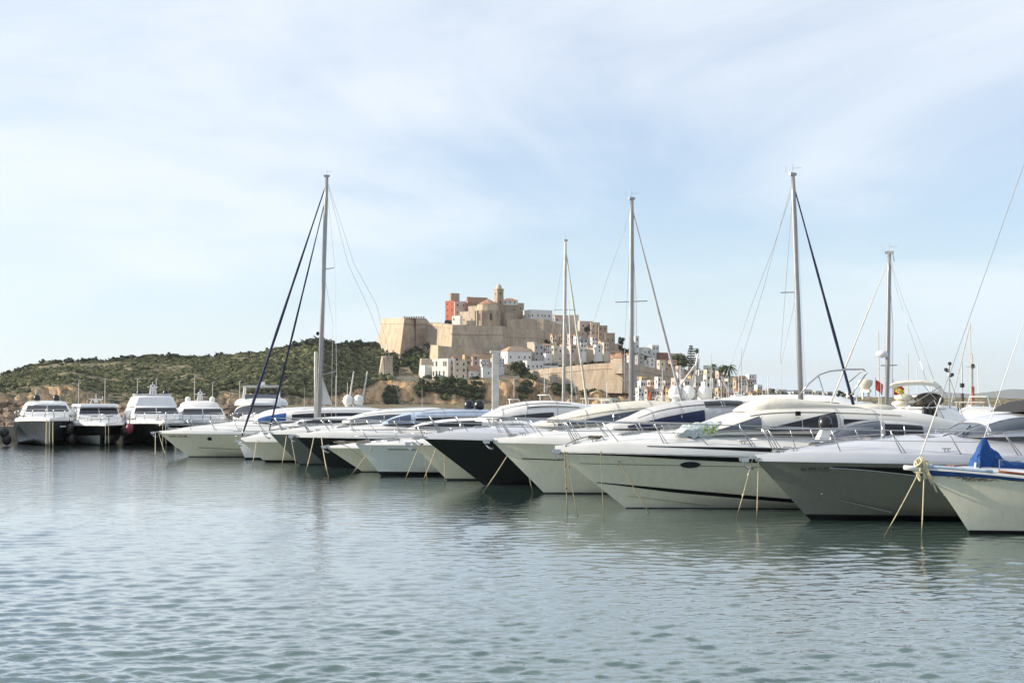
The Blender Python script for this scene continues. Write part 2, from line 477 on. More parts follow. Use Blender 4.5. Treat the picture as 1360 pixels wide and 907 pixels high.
def text_on_hull(root, h, txt, x0, z0, size, m='letter', name='registration_number', off=.02):
    cu = bpy.data.curves.new('tmp_text', 'FONT'); cu.body = txt; cu.size = size; cu.extrude = 0
    ob = bpy.data.objects.new('tmp_text', cu); C.objects.link(ob)
    bpy.context.view_layer.update()
    dg = bpy.context.evaluated_depsgraph_get()
    me = bpy.data.meshes.new_from_object(ob.evaluated_get(dg))
    bpy.data.objects.remove(ob)
    vs_ = [h.surf(x0 + v.co.x, z0 + v.co.y, off) for v in me.vertices]
    fs = [tuple(p.vertices) for p in me.polygons]
    mb = MB(); mb.add(vs_, fs)
    return mb.build(name, m, root)

def dome(root, c, r, m='dome_black', foot=None, name='radar_dome'):
    mb = MB()
    mb.lathe((c[0], c[1], c[2]), [(r * .72, 0), (r * .98, r * .35), (r, r * .8), (r * .93, r * 1.25), (r * .7, r * 1.65), (r * .35, r * 1.88), (.01, r * 1.95)], 16)
    o = mb.build(name, m, root, smooth=True)
    if foot is not None:
        mb = MB(); mb.lathe((c[0], c[1], c[2] - foot), [(r * .75, 0), (r * .45, foot * .3), (r * .55, foot), (r * .7, foot + .02)], 12)
        mb.build('dome_base', 'white', o, smooth=True)
    return o

def anchor_set(root, h, proud=.35, m='steel'):
    z = h.zb
    mb = MB()
    mb.box((-proud / 2 + .25, 0, z + .06), (proud + .6, .18, .035))
    mb.box((-proud + .10, -.09, z + .02), (.22, .015, .14)); mb.box((-proud + .10, .09, z + .02), (.22, .015, .14))
    mb.tube([(-proud + .02, -.13, z + .0), (-proud + .02, .13, z + .0)], .05, 8)
    mb.build('bow_roller', m, root)
    mb = MB()
    mb.tube([(.15, 0, z + .12), (-proud + .0, 0, z + .03), (-proud + .10, 0, z - .14)], .025)
    mb.grid([[Vector((-proud + .10 + .26 * u, w * (.13 * (1 - u * .3)), z - .10 - .11 * math.sin(u * 2.2) - .07 * abs(w))) for w in (-1, -.5, 0, .5, 1)] for u in [i / 6 for i in range(7)]])
    mb.build('anchor', m, root)
    mb = MB(); mb.box((.75, 0, z + .22), (.30, .24, .18)); mb.tube([(.62, -.2, z + .24), (.62, .2, z + .24)], .07, 10)
    mb.build('windlass', m, root)

def deck_mesh(h, mould=.18, hmax=.45, crown_to=.42, aft_drop=.75, inset=.05, x1=None, exp=2.6):
    """rubbing-strake moulding, side deck and the crowned foredeck"""
    mb = MB(); n = 40; rows = []
    for i in range(n + 1):
        t = (i / n) ** 1.2
        e = h.row(0, t); b = abs(e.y)
        mo = mould * (.55 + .45 * sstep(t / .12))
        hd = hmax * sstep(t / crown_to) ** .85 * (1 if t < aft_drop else max(0, 1 - (t - aft_drop) * 6))
        row = [(e.x, -b - .015, e.z - .03), (e.x, -b - .02, e.z), (e.x, -b * .992, e.z + mo * .75), (e.x, -b * .955, e.z + mo)]
        m = 14
        for k in range(m + 1):
            c = -1 + 2 * k / m
            row.append((e.x, b * .94 * c, e.z + mo + .01 + hd * (1 - abs(c) ** exp)))
        row += [(e.x, b * .955, e.z + mo), (e.x, b * .992, e.z + mo * .75), (e.x, b + .02, e.z), (e.x, b + .015, e.z - .03)]
        rows.append(row)
    mb.grid(rows)
    mb.add(rows[-1], [tuple(range(len(rows[-1])))])
    return mb

class Boat:
    """local x runs aft from the stem head, -y is the port side; waterline is z = 0"""
    def __init__(s, label, bow, d, phi, L, B, ov_px=None, ov=None, zaft=None, rows=None, cat='motor yacht', name='motor_yacht',
                 group=None, q=1.0, hull='hull_white', boot=.10, x=None, zb=None, sag=0.0, stern=.9, boot_mat='bottom'):
        px, py = bow
        s.phi = R(phi); s.d = d
        zb = zb if zb is not None else Z(py, d)
        s.x0 = X(px, d, zb) if x is None else x
        s.root = thing(name, label, cat, (s.x0, d, 0), s.phi, group)
        ov = ov if ov is not None else (X(ov_px, d, 0) - s.x0) / math.cos(s.phi)
        s.h = Hull(L, B, zb, zaft or zb * .82, ov, rows, q, stern, sag)
        s.h.mesh().build('hull', hull, s.root, angle=32)
        if boot:
            t0 = .0
            s.h.band(0, .999, lambda t: -.12, lambda t: boot * (.6 + .4 * (1 - t)), off=.010).build('boot_stripe', boot_mat, s.root, smooth=True)
    def S(s, px, y=None):      # pixel column -> distance aft on the plane y (port side by default)
        y = -s.h.B * .38 if y is None else y
        c, n = math.cos(s.phi), math.sin(s.phi)
        k = (px - 680) / FOC
        # x0 + S c - y*(-n)... world = x0 + S*c - y*n ; Y = d + S*n + y*c
        return (k * (s.d + y * c) - s.x0 + y * n) / (c - k * n)
    def Zp(s, py, S, y=None):
        y = -s.h.B * .38 if y is None else y
        return Z(py, s.d + S * math.sin(s.phi) + y * math.cos(s.phi))
    def deck(s, m='white', **k):
        s.dk = (k.get('mould', .18), k.get('hmax', .45), k.get('crown_to', .42))
        return deck_mesh(s.h, **k).build('deck', m, s.root, angle=40)
    def sup(s, st, m='white', name='superstructure', e=.5, yref=None, parent=None):
        """stations in photo pixels: (px, base py, top py, half width)"""
        out = []
        for (px, b, t, hw) in st:
            S = s.S(px, .4 if yref is None else yref); out.append((S, hw, s.Zp(b, S, yref), s.Zp(t, S, 0)))
        lf = Loft(out, e)
        o = lf.mesh().build(name, m, parent or s.root, angle=50)
        lf.o = o; lf.b = s
        return lf
    def win(s, lf, px0, px1, lo, hi, m='glass', name='window', wrap=False, off=.012):
        for sd in ((0,) if wrap else (0, 1)):
            g = lf.patch(s.S(px0), s.S(px1), lo, hi, off=off, wrap=wrap, sides=(sd,)).build(name, m, lf.o, smooth=True)
            if not m.startswith('glass'): continue
            x0, x1 = s.S(px0), s.S(px1); an = lambda f: math.asin(max(0, min(1, f)) ** (1 / lf.e)); fl = (lambda a: PI - a) if sd else (lambda a: a)
            mb = MB(); n = 10; bot = [lf.pt(lerp(x0, x1, i / n), fl(an(lerp(lo[0], lo[1], i / n))), .02) for i in range(n + 1)]; top = [lf.pt(lerp(x0, x1, i / n), fl(an(lerp(hi[0], hi[1], i / n))), .02) for i in range(n + 1)]
            if wrap:
                ends = lambda x, f0, f1: [lf.pt(x, lerp(an(f0), PI - an(f0), k / 16), .02) for k in range(17)]
                mb.tube(ends(x0, lo[0], 0), .018, 5); mb.tube(ends(x1, lo[1], 0), .022, 5)
                for a in (an(lo[0]) + .02, PI * .36, PI * .64, PI - an(lo[0]) - .02): mb.tube([lf.pt(lerp(x0, x1, i / 6), a, .02) for i in range(7)], .016, 5)
            else:
                mb.tube(bot + top[::-1] + [bot[0]], .014, 5, cap=False)
                w = x1 - x0
                for u in ((.33, .67) if w > 2.5 else (.5,)): mb.tube([lf.pt(lerp(x0, x1, u), fl(lerp(an(lerp(lo[0], lo[1], u)), an(lerp(hi[0], hi[1], u)), k / 4)), .02) for k in range(5)], .012, 5)
            mb.build(name + '_frame', 'steel', g)

def whip(b, x, y, z, h, m='white', lean=0.0):
    mb = MB(); mb.tube([(x, y, z), (x + lean * h, y, z + h)], [.014, .007], 5); return mb.build('whip_antenna', m, b.root)
def details(b, lf=None, hatches=(.17, .26), seams=(), line=None, whips=(), rail=None):
    h = b.h; mould, hmax, ct = b.dk
    def zc(x, y):
        t = x / h.L; e = h.row(0, t); c_ = y / max(.1, abs(e.y) * .94)
        return e.z + mould * (.55 + .45 * sstep(t / .12)) + .01 + hmax * sstep(t / ct) ** .85 * (1 - abs(c_) ** 2.6)
    for f in hatches:
        x = f * h.L; sl = math.atan2(zc(x + .2, 0) - zc(x - .2, 0), .4)
        mb = MB(); mb.box((x, 0, zc(x, 0) + .02), (.62, .60, .06), ry=-sl); o = mb.build('deck_hatch', 'steel', b.root)
        mb = MB(); mb.box((x, 0, zc(x, 0) + .045), (.52, .50, .04), ry=-sl); mb.build('hatch_glass', 'glass', o)
    for sd in (-1, 1):
        for f in (.07, .33):
            x = f * h.L; e = h.edge(x, sd, .16); z = zc(x, e.y) + .03
            mb = MB(); mb.tube([(x - .13, e.y, z + .05), (x + .13, e.y, z + .05)], .018, 6); mb.box((x - .05, e.y, z), (.03, .03, .1)); mb.box((x + .05, e.y, z), (.03, .03, .1)); mb.build('cleat', 'steel', b.root)
    if lf:
        for px in seams:
            s0 = b.S(px); lf.patch(s0, s0 + .035, (.05, .05), (.9, .9), off=.016, n=1, m=6, wrap=True).build('seam', 'wire', lf.o)
        if line:
            p0, p1, f0, f1 = line
            for sd in (0, 1): lf.patch(b.S(p0), b.S(p1), (f0, f1), (f0 + .022, f1 + .022), off=.018, m=1, sides=(sd,)).build('trim_line', 'black', lf.o)
        if rail:
            for sd in (0, 1):
                pts = [lf.pt(b.S(lerp(rail[0], rail[1], i / 8)), 1.05 if sd == 0 else PI - 1.05, .02 + .07 * math.sin(PI * i / 8) ** .3) for i in range(9)]
                mb = MB(); mb.tube(pts, .013, 5); mb.build('roof_grab_rail', 'steel', lf.o)
    for px, py0, py1 in whips:
        x = b.S(px, 0); z0 = b.Zp(py0, x, 0); whip(b, x, -.6, z0 - .2, b.Zp(py1, x, 0) - z0 + .2)
ROPE_N = [0]
def mooring(label, a, b, m='rope', r=.016, sag=.03, knots=0):
    a, b = Vector(a), Vector(b); n = 12
    pts = []
    for i in range(n + 1):
        u = i / n; p = a.lerp(b, u); L = (a - b).length
        p.z -= sag * L * 4 * u * (1 - u) * (Vector((a.x - b.x, a.y - b.y, 0)).length / L)
        pts.append(p)
    mb = MB(); mb.tube(pts, r, 6)
    for k in range(knots):
        q = pts[3 + k * 4]; mb.ellipsoid(q, (r * 2.4, r * 2.4, r * 3.2), 8, 5)
    o = mb.build('mooring_rope', m, smooth=True)
    o['label'] = label; o['category'] = 'rope'; o['group'] = 'mooring ropes from the bows into the water'
    if label in LABELS: print('DUPLICATE LABEL', label)
    LABELS[label] = 1
    return o

def fender(root, x, y, z, r=.11, l=.5, m='fender_w'):
    mb = MB(); mb.lathe((x, y, z - l / 2), [(.01, 0), (r * .6, .03), (r, .10), (r, l - .10), (r * .6, l - .03), (.02, l)], 12)
    mb.tube([(x, y, z + l / 2 - .02), (x, y + .08, z + l / 2 + .5)], .01, 5)
    return mb.build('fender', m, root, smooth=True)

# ---- rigging: everything of one sailing boat, in world coordinates relative to its root
def mast_rig(b, base, top, m='alu', r=.09, spreaders=(), stays=(), furl=(), boom=None, radar=None, head=True):
    """base, top: world points; spreaders: (fraction, left m, right m, tilt); stays: (fraction, world point); furl: (fraction, world point, material, radius)"""
    root = b.root if hasattr(b, 'root') else b
    inv = (Matrix.Translation(root.location) @ root.rotation_euler.to_matrix().to_4x4()).inverted()
    W = lambda p: inv @ Vector(p)
    base, top = Vector(base), Vector(top)
    at = lambda f: base.lerp(top, f)
    mb = MB(); mb.tube([W(base), W(at(.5)), W(at(.9)), W(top)], [r, r * .98, r * .9, r * .75], 10)
    mast = mb.build('mast', m, root, smooth=True)
    if head:
        mb = MB(); mb.box(W(top) + Vector((0, 0, .05)), (.36, .10, .12))
        mb.tube([W(top), W(top + Vector((0, 0, .5)))], .008, 5)
        mb.tube([W(top + Vector((0, 0, .3))), W(top + Vector((.35, 0, .32)))], .007, 5)
        mb.tube([W(top + Vector((-.30, 0, .1))), W(top + Vector((-.30, 0, .42)))], .006, 5)
        mb.build('masthead', m, mast)
    for f, l, rr, tilt in spreaders:
        p = at(f); mb = MB()
        if l: mb.tube([W(p), W(p + Vector((-l, 0, -l * tilt)))], .026, 6)
        if rr: mb.tube([W(p), W(p + Vector((rr, 0, rr * tilt)))], .026, 6)
        mb.build('spreader', m, mast)
    for f, q in stays:
        q = [Vector(w) for w in (q if isinstance(q, list) else [q])]
        mb = MB(); mb.tube([W(at(f))] + [W(w) for w in q], .011, 5); mb.build('stay', 'wire', mast)
    hp = at(.97)
    for k_, off_ in enumerate((.16, .24)):
        mb = MB(); mb.tube([W(hp + Vector((off_ * .3, -.05, 0))), W(at(.04) + Vector((off_, -.08, 0)))], .006, 4); mb.build('halyard', 'wire', mast)
    for f, q, mm, rad in furl:
        q = Vector(q); p = at(f); n = 12
        pts = [p.lerp(q, i / n) for i in range(n + 1)]
        mb = MB(); mb.tube([W(w) for w in pts], [rad * (.35 + .65 * min(1, i / 6)) * (1 + .12 * math.sin(i * 2.1)) for i in range(n)] + [rad * .5], 8)
        mb.build('furled_sail', mm, mast, smooth=True)
    if boom:
        q, mm = boom; p = at(.085); q = Vector(q)
        mb = MB(); mb.tube([W(p), W(q)], .07, 8); bo = mb.build('boom', m, mast, smooth=True)
        n = 10; mb = MB(); mb.tube([W(p.lerp(q, i / n) + Vector((0, 0, .16 - .06 * i / n))) for i in range(n + 1)], [.20 - .1 * i / n + .015 * math.sin(i * 2) for i in range(n + 1)], 10)
        mb.build('sail_cover', mm, bo, smooth=True)
    if radar:
        p = at(radar); c = W(p + Vector((-.28, -.1, 0)))
        mb = MB(); mb.lathe(c, [(.05, -.1), (.26, -.02), (.28, .08), (.22, .18), (.02, .22)], 14); mb.box(W(p + Vector((-.12, -.05, -.05))), (.3, .08, .05))
        mb.build('radar', 'white', mast, smooth=True)
    return mast

G_NEAR = 'yachts moored bow out along the pier'
# ============ near row, right to left =================
# 1 classic white sailing boat at the right edge, blue deck cover
b = Boat('classic white sailing boat with wooden toe rail and blue canvas covers', (1221, 622), 37.6, 5, 10.5, 2.9, ov_px=1290,
         zaft=1.12, rows=SAIL_ROWS, name='sailing_boat', cat='sailing boat', group=G_NEAR, q=.78, hull='hull_white', sag=.14, boot=.09, boot_mat='black')
h = b.h; root1 = b.root; root = b.root
b.deck('white', mould=.06, hmax=.16, crown_to=.3)
h.band(.012, .36, lambda t: h.zdeck(t) - .17 * (1 - t * 2.3) - .02, lambda t: h.zdeck(t) + .0, off=.022).build('blue_sheer_panel', 'blue_paint', root, smooth=True)
mb = MB()
for sd in (-1, 1):
    mb.tube([h.edge(x, sd, .02) + Vector((0, 0, .085)) for x in [1.85 + .25 * i for i in range(31)]], .035, 6)
mb.build('toe_rail', 'varnish', root, smooth=True)
mb = MB()
for sd in (-1, 1): mb.tube([h.edge(x, sd, .02) + Vector((0, 0, .06)) for x in [.12 + .2 * i for i in range(9)]], .05, 6)
mb.build('bow_rail_cap', 'canvas_bluegrey', root, smooth=True)
h.band(.17, .98, lambda t: h.zdeck(t) - .135, lambda t: h.zdeck(t) - .115, off=.008).build('cove_line', 'black', root)
mb = MB(); rng = random.Random(5)
h.band(.045, .16, lambda t: h.zdeck(t) - .19 + .02 * math.sin(t * 260), lambda t: h.zdeck(t) - .172 + .02 * math.sin(t * 260), off=.02, both=False).build('painted_scroll', 'varnish', root)
text_on_hull(root, h, 'Macareno', 1.02, h.zb - .32, .15, name='boat_name')
mb = MB()     # cranse iron / stub bowsprit
mb.tube([(.35, 0, h.zb + .05), (-.12, 0, h.zb + .0), (-.42, 0, h.zb + .03)], [.07, .075, .06], 8)
mb.build('bowsprit_stub', 'white', root, smooth=True)
mb = MB()     # rope wound around the stem head
for k in range(11):
    a = rng.uniform(0, PI); cx, cz = rng.uniform(-.06, .14), h.zb + rng.uniform(-.16, .18); rr = rng.uniform(.10, .17)
    mb.tube([(cx + rr * math.cos(t) * math.cos(a) * .8, rr * .75 * math.sin(t) * .9 , cz + rr * math.cos(t) * math.sin(a) + .05 * math.sin(t)) for t in [2 * PI * i / 14 for i in range(15)]], .030, 6)
mb.tube([(.12, -.1, h.zb), (.22, -.12, h.zb - .25), (.30, -.12, h.zb - .42)], .03); mb.tube([(.16, -.08, h.zb + .1), (.20, -.14, h.zb - .1), (.42, -.14, h.zb - .62)], .022)
o = mb.build('coiled_stem_rope', 'rope', smooth=True); o.location = root.location; o.rotation_euler = root.rotation_euler
tag(o, 'thick cream rope wound in a lump around the stem of the white sailing boat', 'rope')
# blue covers: over the inner stay and along the coach roof
S1 = b.S(1304, 0); mb = MB(); rows = []
prof = [(-.26, .0), (-.22, .34), (-.12, .66), (-.02, .84), (.08, .84), (.20, .66), (.34, .50), (.50, .38), (.72, .30), (.95, .29), (1.3, .33), (1.7, .29), (2.4, .36), (3.4, .34)]
for i, (dx_, zz) in enumerate(prof):
    z0 = h.zdeck((S1 + dx_) / h.L) + .08; w = .26 if zz > .6 else .42
    rows.append([(S1 + dx_ + .02 * math.sin(k * 5 + i * 3), w * (1 - zz * .55) * -math.cos(PI * k / 10) * (1 + .1 * math.sin(k * 3 + i)), z0 + (zz + .05 * math.sin(i * 2.3)) * math.sin(PI * k / 10) ** .6) for k in range(11)])
mb.grid(rows); mb.add(rows[-1], [tuple(range(11))])
mb.build('sail_cover', 'canvas_blue', root, angle=60)
mb = MB(); mb.box((S1 - .75, .1, h.zdeck(.2) + .16), (.26, .3, .16), .3); mb.tube([(S1 - 1.0, 0, h.zdeck(.2) + .14), (S1 - .8, 0, h.zdeck(.2) + .2), (S1 - .55, 0, h.zdeck(.2) + .12)], .05)
mb.build('wooden_chock', 'varnish', root)
mb = MB(); mb.tube([(S1 - .35, -.2, h.zdeck(.22)), (S1 - .28, -.2, h.zdeck(.22) + .34)], .04); mb.build('rope_bundle', 'rope_white', root)
mb = MB()
for xx in (1.9, 3.6):
    e = h.edge(xx, -1, .08); mb.tube([e, e + Vector((0, 0, .40))], .014)
e = h.edge(1.9, -1, .08); e2 = h.edge(3.6, -1, .08)
mb.tube([e + Vector((0, 0, .39)), e2 + Vector((0, 0, .38))], .008); mb.build('stanchion', 'steel', root)
inv = (Matrix.Translation(root.location) @ root.rotation_euler.to_matrix().to_4x4()).inverted()
base = P(1425, 600, 37.9); top = P(1425, 40, 37.9)
p0 = Vector((root.location.x - .05, 37.6, h.zb + .1)); top.x = X(1425, 37.9, top.z)
p0b = inv @ p0
mast_rig(b, (base.x, 37.9, 1.2), (base.x, 37.9, Z(60, 37.9)), 'mast_white', .08, stays=[(.667, P(1304, 590, 37.9))])
tp = Vector((base.x, 37.9, Z(60, 37.9)))
mb = MB(); a0, a1 = p0, tp.lerp(p0, 0.02); n = 16
pts = [a0.lerp(tp, i / n) for i in range(n + 1)]
mb.tube([inv @ q for q in pts], .011, 5); mb.build('forestay', 'wire', root)
mb = MB(); pts = [p0.lerp(tp, .012 * i) for i in range(2, 14)]
mb.tube([inv @ q for q in pts], .022, 8); mb.build('furled_sail', 'rope_white', root)
# pull stay vector through photo points (1213,612) and (1360,222)

# 2 silver yacht with dark grey hull
b2 = b = Boat('silver decked motor yacht with glossy dark grey hull, black side flash and raked windscreen', (1003, 611), 41.8, 6, 15.5, 4.2, ov_px=1078,
         zaft=1.62, group=G_NEAR, hull='hull_grey', boot=.17, boot_mat='black')
h = b.h; root = b.root
b.deck('silver', mould=.30, hmax=.52, crown_to=.40)
h.band(.125, .96, lambda t: h.zdeck(t) - lerp(.20, .46, sstep((t - .125) / .25)), lambda t: h.zdeck(t) - .15 - .03 * (t - .125), off=.02).build('side_flash', 'black', root, smooth=True)
h.band(.118, .96, lambda t: h.zdeck(t) - lerp(.205, .49, sstep((t - .118) / .25)), lambda t: h.zdeck(t) - lerp(.185, .46, sstep((t - .118) / .25)), off=.026).build('flash_trim', 'silver', root)
for (xa, xb) in ((2.35, 3.9), (5.4, 6.8)):
    mb = MB(); mb.grid([[h.surf(lerp(xa, xb, i / 8), lerp(.62, .28, i / 8) - w * (.02 + .03 * i / 8), .045 - .04 * w) for w in (0, 1)] for i in range(9)])
    mb.build('spray_rail', 'silver', root)
for xx in (1.9, 5.2, 8.0):
    mb = MB(); q = h.surf(xx, .78, 0); mb.ellipsoid(q, (.035, .03, .035), 8, 5); mb.build('hull_fitting', 'steel', root)
text_on_hull(root, h, '6a PM 7-75', 1.22, h.zb - .30, .16)
bow_rail(root, h, 9.5, .62, nst=6, zadd=.30, r=.017, tip=-.12)
anchor_set(root, h, .42)
lf = b.sup([(1246, 582, 578, .8), (1272, 581, 566, 1.2), (1305, 580, 552, 1.45), (1340, 579, 548, 1.5), (1390, 578, 544, 1.65), (1480, 577, 547, 1.6), (1530, 577, 560, 1.5)], 'silver', 'windscreen_frame', e=.55)
b.win(lf, 1240, 1318, (.15, .15), (.9, .9), 'glass_grey', 'windscreen', wrap=True)
b.win(lf, 1322, 1470, (.25, .3), (.82, .8), 'glass_grey', 'side_window')
mb = MB()
for px in (1268, 1292): 
    s0 = b.S(px); mb.tube([lf.pt(s0, .5, .03), lf.pt(s0 + .4, 1.35, .03)], .02)
mb.build('windscreen_strut', 'black', root)
mb = MB(); q = b.S(1262); mb.box((b.S(1277), -.9, b.Zp(573, b.S(1277))), (1.0, .05, .07)); mb.build('grab_handle', 'white', root)
# sun shade dark bimini at the right edge
lf = b.sup([(1326, 547, 545, 1.0), (1340, 547, 535, 1.2), (1366, 546, 530, 1.25), (1450, 546, 529, 1.3), (1500, 547, 536, 1.2)], 'canvas_dark', 'bimini_top', e=.6)

details(b2, None, (.13, .24), whips=[(1160, 578, 505)])
# 3 big white sports yacht with black stripes
b3 = b = Boat('large white sports yacht with black sheer stripe, oval porthole and cream covered top', (737, 600), 46.4, 6, 17.5, 4.5, ov_px=832,
         zaft=1.52, group=G_NEAR, hull='hull_white', boot=.02)
h = b.h; root = b.root
b.deck('white', mould=.36, hmax=.62, crown_to=.40)
h.band(0, .995, lambda t: h.zdeck(t) - .06 - .13 * sstep(t * 3), lambda t: h.zdeck(t) + .01, off=.028).build('sheer_stripe', 'black', root, smooth=True)
h.band(.006, .97, lambda t: max(.20, .86 - 1.35 * t) - .03 - .10 * sstep(t * 6), lambda t: max(.20, .86 - 1.35 * t), off=.018).build('lower_stripe', 'black', root, smooth=True)
h.band(.02, .97, lambda t: h.zb * (.80 - .10 * t) - .012, lambda t: h.zb * (.80 - .10 * t) + .008, off=.006).build('knuckle_line', 'rope_old', root)
mb = MB(); rows = []
for i in range(25):          # upper stripe on the deck moulding
    t = .16 + .6 * i / 24; e = h.row(0, t); w = .02 + .085 * sstep(i / 10)
    rows.append([(e.x, -abs(e.y) * .9925 - .014, e.z + .25 + .02 * sstep(i / 12) - w), (e.x, -abs(e.y) * .991 - .014, e.z + .25 + .02 * sstep(i / 12) + w * .35)])
mb.grid(rows); mb.grid([[(x, -y, z) for x, y, z in r] for r in rows]); mb.build('upper_stripe', 'black', root)
mb = MB(); xx = b.S(919); zz = b.Zp(617.5, xx)
mb.add([h.surf(xx, zz, .03)] + [h.surf(xx + .30 * math.cos(a), zz + .10 * math.sin(a), .03) for a in [2 * PI * k / 20 for k in range(20)]], [(0, k + 1, (k + 1) % 20 + 1) for k in range(20)])
ph = mb.build('porthole', 'glass', root)
mb = MB(); mb.tube([h.surf(xx + .31 * math.cos(a), zz + .108 * math.sin(a), .03) for a in [2 * PI * k / 20 for k in range(21)]], .012, 5, cap=False); mb.build('porthole_rim', 'steel', ph)
mb = MB()
mb.grid([[h.surf(b.S(px), lerp(.42, .10, i / 10) + w, .05 - .045 * (w < -.01)) for w in (0, -.035)] for i, px in enumerate([845 + 11 * k for k in range(11)])]); mb.build('spray_rail', 'hull_white', root)
bow_rail(root, h, 9.5, .62, nst=7, zadd=.36, r=.016, tip=-.10)
anchor_set(root, h, .05)
lf = b.sup([(884, 582, 578, .9), (905, 580, 571, 1.25), (935, 578, 561, 1.5), (965, 577, 550, 1.6), (1005, 576, 542, 1.7), (1070, 576, 540, 1.75), (1150, 576, 543, 1.75), (1210, 576, 549, 1.7), (1250, 576, 560, 1.6)], 'cream', 'superstructure', e=.5)
b.win(lf, 955, 1012, (.30, .12), (.42, .74), 'glass_grey', 'side_window')
b.win(lf, 1018, 1112, (.08, .10), (.22, .80), 'glass', 'side_window')
b.win(lf, 1120, 1200, (.15, .2), (.55, .5), 'glass', 'side_window')
lf2 = b.sup([(974, 547, 543, .5), (988, 546, 536, .9), (1008, 545, 529.5, 1.0), (1035, 544, 528.5, 1.05), (1060, 544, 531, 1.05), (1095, 544, 535, 1.0), (1130, 544, 540, .8)], 'canvas_cream', 'flybridge_cover', e=.5)
mb = MB(); s0 = b.S(1060); mb.box((s0, -1.66, b.Zp(549, s0)), (.16, .08, .14)); mb.build('vent', 'black', root)
details(b, lf, (.14, .22), seams=(1115, 1165), line=(1000, 1200, .80, .74), rail=(1040, 1160))
s0 = b.S(940); 
mb = MB(); rng = random.Random(9); rows = []
for i in range(13):
    px = 903 + 7.0 * i; S_ = b.S(px); zt = interp(px, [(903, .12), (912, .36), (935, .46), (958, .50), (985, .42), (990, .1)])
    rows.append([(S_ + .05 * math.sin(k * 3 + i), (-.95 - .45 * math.cos(PI * k / 9)) + .04 * math.sin(i * 4 + k), b.Zp(579, S_) - .05 + zt * math.sin(PI * k / 9) ** .5 + .05 * math.sin(i * 3.7 + k * 1.3)) for k in range(10)])
mb.grid(rows); o = mb.build('deck_sheet', 'plastic_bag', angle=35); o.location = root.location; o.rotation_euler = root.rotation_euler
tag(o, 'crumpled pale plastic sheet heaped on foredeck of the white striped yacht', 'sheet')
mb = MB()
for k in range(40):
    x_ = b.S(948) + rng.uniform(-.25, .25); z_ = b.Zp(575, b.S(955)) + rng.uniform(-.05, .28)
    mb.tube([(x_, -1.45 + rng.uniform(-.05, .05), z_), (x_ + rng.uniform(-.08, .08), -1.48, z_ + rng.uniform(-.08, .08))], .016, 4)
o = mb.build('green_netting', 'green_net'); o.location = root.location; o.rotation_euler = root.rotation_euler  # made-up strands that stand for a greenish tint patch in the plastic sheet
tag(o, 'yellow green netting tangled over the pale sheet on the foredeck', 'net')

# 4 white yacht, thin dark knuckle line, navy windscreen cover
b4 = b = Boat('white motor yacht with thin dark knuckle line and navy covered windscreen under grey hardtop', (655, 587), 53.6, 6, 16, 4.2, ov_px=724,
         zaft=1.5, group=G_NEAR, hull='hull_white', boot=.05)
h = b.h; root = b.root
b.deck('white', mould=.26, hmax=.55, crown_to=.42)
h.band(.03, .42, lambda t: h.zb * (.70 - .22 * t) - .035, lambda t: h.zb * (.70 - .22 * t), off=.02).build('knuckle_line', 'black', root)
h.band(.16, .95, lambda t: h.zb * .42 * (1 - t * .8) - .03, lambda t: h.zb * .42 * (1 - t * .8), off=.03).build('spray_rail', 'hull_white', root)
bow_rail(root, h, 8.6, .6, nst=7, zadd=.26, r=.016); anchor_set(root, h, .35)
lf = b.sup([(805, 570, 564, 1.0), (835, 569, 553, 1.35), (862, 568, 541, 1.5), (900, 567, 533, 1.6), (950, 566, 530, 1.65), (1000, 566, 535, 1.6), (1060, 566, 546, 1.5)], 'canvas_grey', 'hardtop', e=.5)
b.win(lf, 836, 936, (.08, .12), (.35, .62), 'canvas_navy', 'windscreen_cover')
b.win(lf, 938, 990, (.72, .70), (.9, .93), 'glass', 'side_window')

details(b, lf, (.15, .24), seams=(868, 905, 960), line=(850, 1000, .80, .80), whips=[(962, 545, 500)])
# 5 black hulled yacht with silver moulding, cream canopy
b5 = b = Boat('black hulled motor yacht with silver deck moulding and cream canvas canopy', (562, 582), 58.5, 6, 16, 4.1, ov_px=644,
         zaft=1.55, group=G_NEAR, hull='hull_black', boot=.05)
h = b.h; root = b.root
b.deck('silver', mould=.32, hmax=.42, crown_to=.42)
bow_rail(root, h, 8.6, .6, nst=7, zadd=.32, r=.017); anchor_set(root, h, .35)
lf = b.sup([(704, 568, 563, 1.0), (730, 567, 555, 1.3), (765, 566, 545, 1.5), (800, 565, 537, 1.6), (850, 565, 532, 1.6), (890, 565, 534, 1.6), (940, 565, 545, 1.5)], 'canvas_cream', 'canopy', e=.55)
b.win(lf, 742, 850, (.1, .12), (.3, .62), 'glass_grey', 'side_window')

details(b, lf, (.15, .24), seams=(742, 780, 822, 866), line=(730, 900, .62, .70))
# 6 pale beige yacht mostly hidden behind the black one
b6 = b = Boat('beige white motor yacht with white canvas canopy, hull showing left of the black hulled yacht', (548, 590), 62.6, 6, 15, 3.7, ov_px=594,
         zaft=1.4, group=G_NEAR, hull='hull_cream', boot=.08)
h = b.h; root = b.root
b.deck('white', mould=.22, hmax=.45, crown_to=.42); bow_rail(root, h, 8, .55, nst=6, zadd=.2, r=.016); anchor_set(root, h, .3)
lf = b.sup([(632, 560, 556, .9), (650, 560, 547, 1.2), (672, 559, 538, 1.4), (705, 558, 532.5, 1.5), (745, 558, 533, 1.5), (780, 558, 538, 1.45), (800, 558, 548, 1.4)], 'canvas_white', 'canopy', e=.5)
b.win(lf, 700, 770, (.62, .70), (.70, .74), 'glass', 'side_window')
b.win(lf, 660, 735, (.1, .1), (.25, .40), 'glass', 'side_window')

details(b, lf, (.15, .24), seams=(668, 700, 740), line=(655, 760, .82, .86))
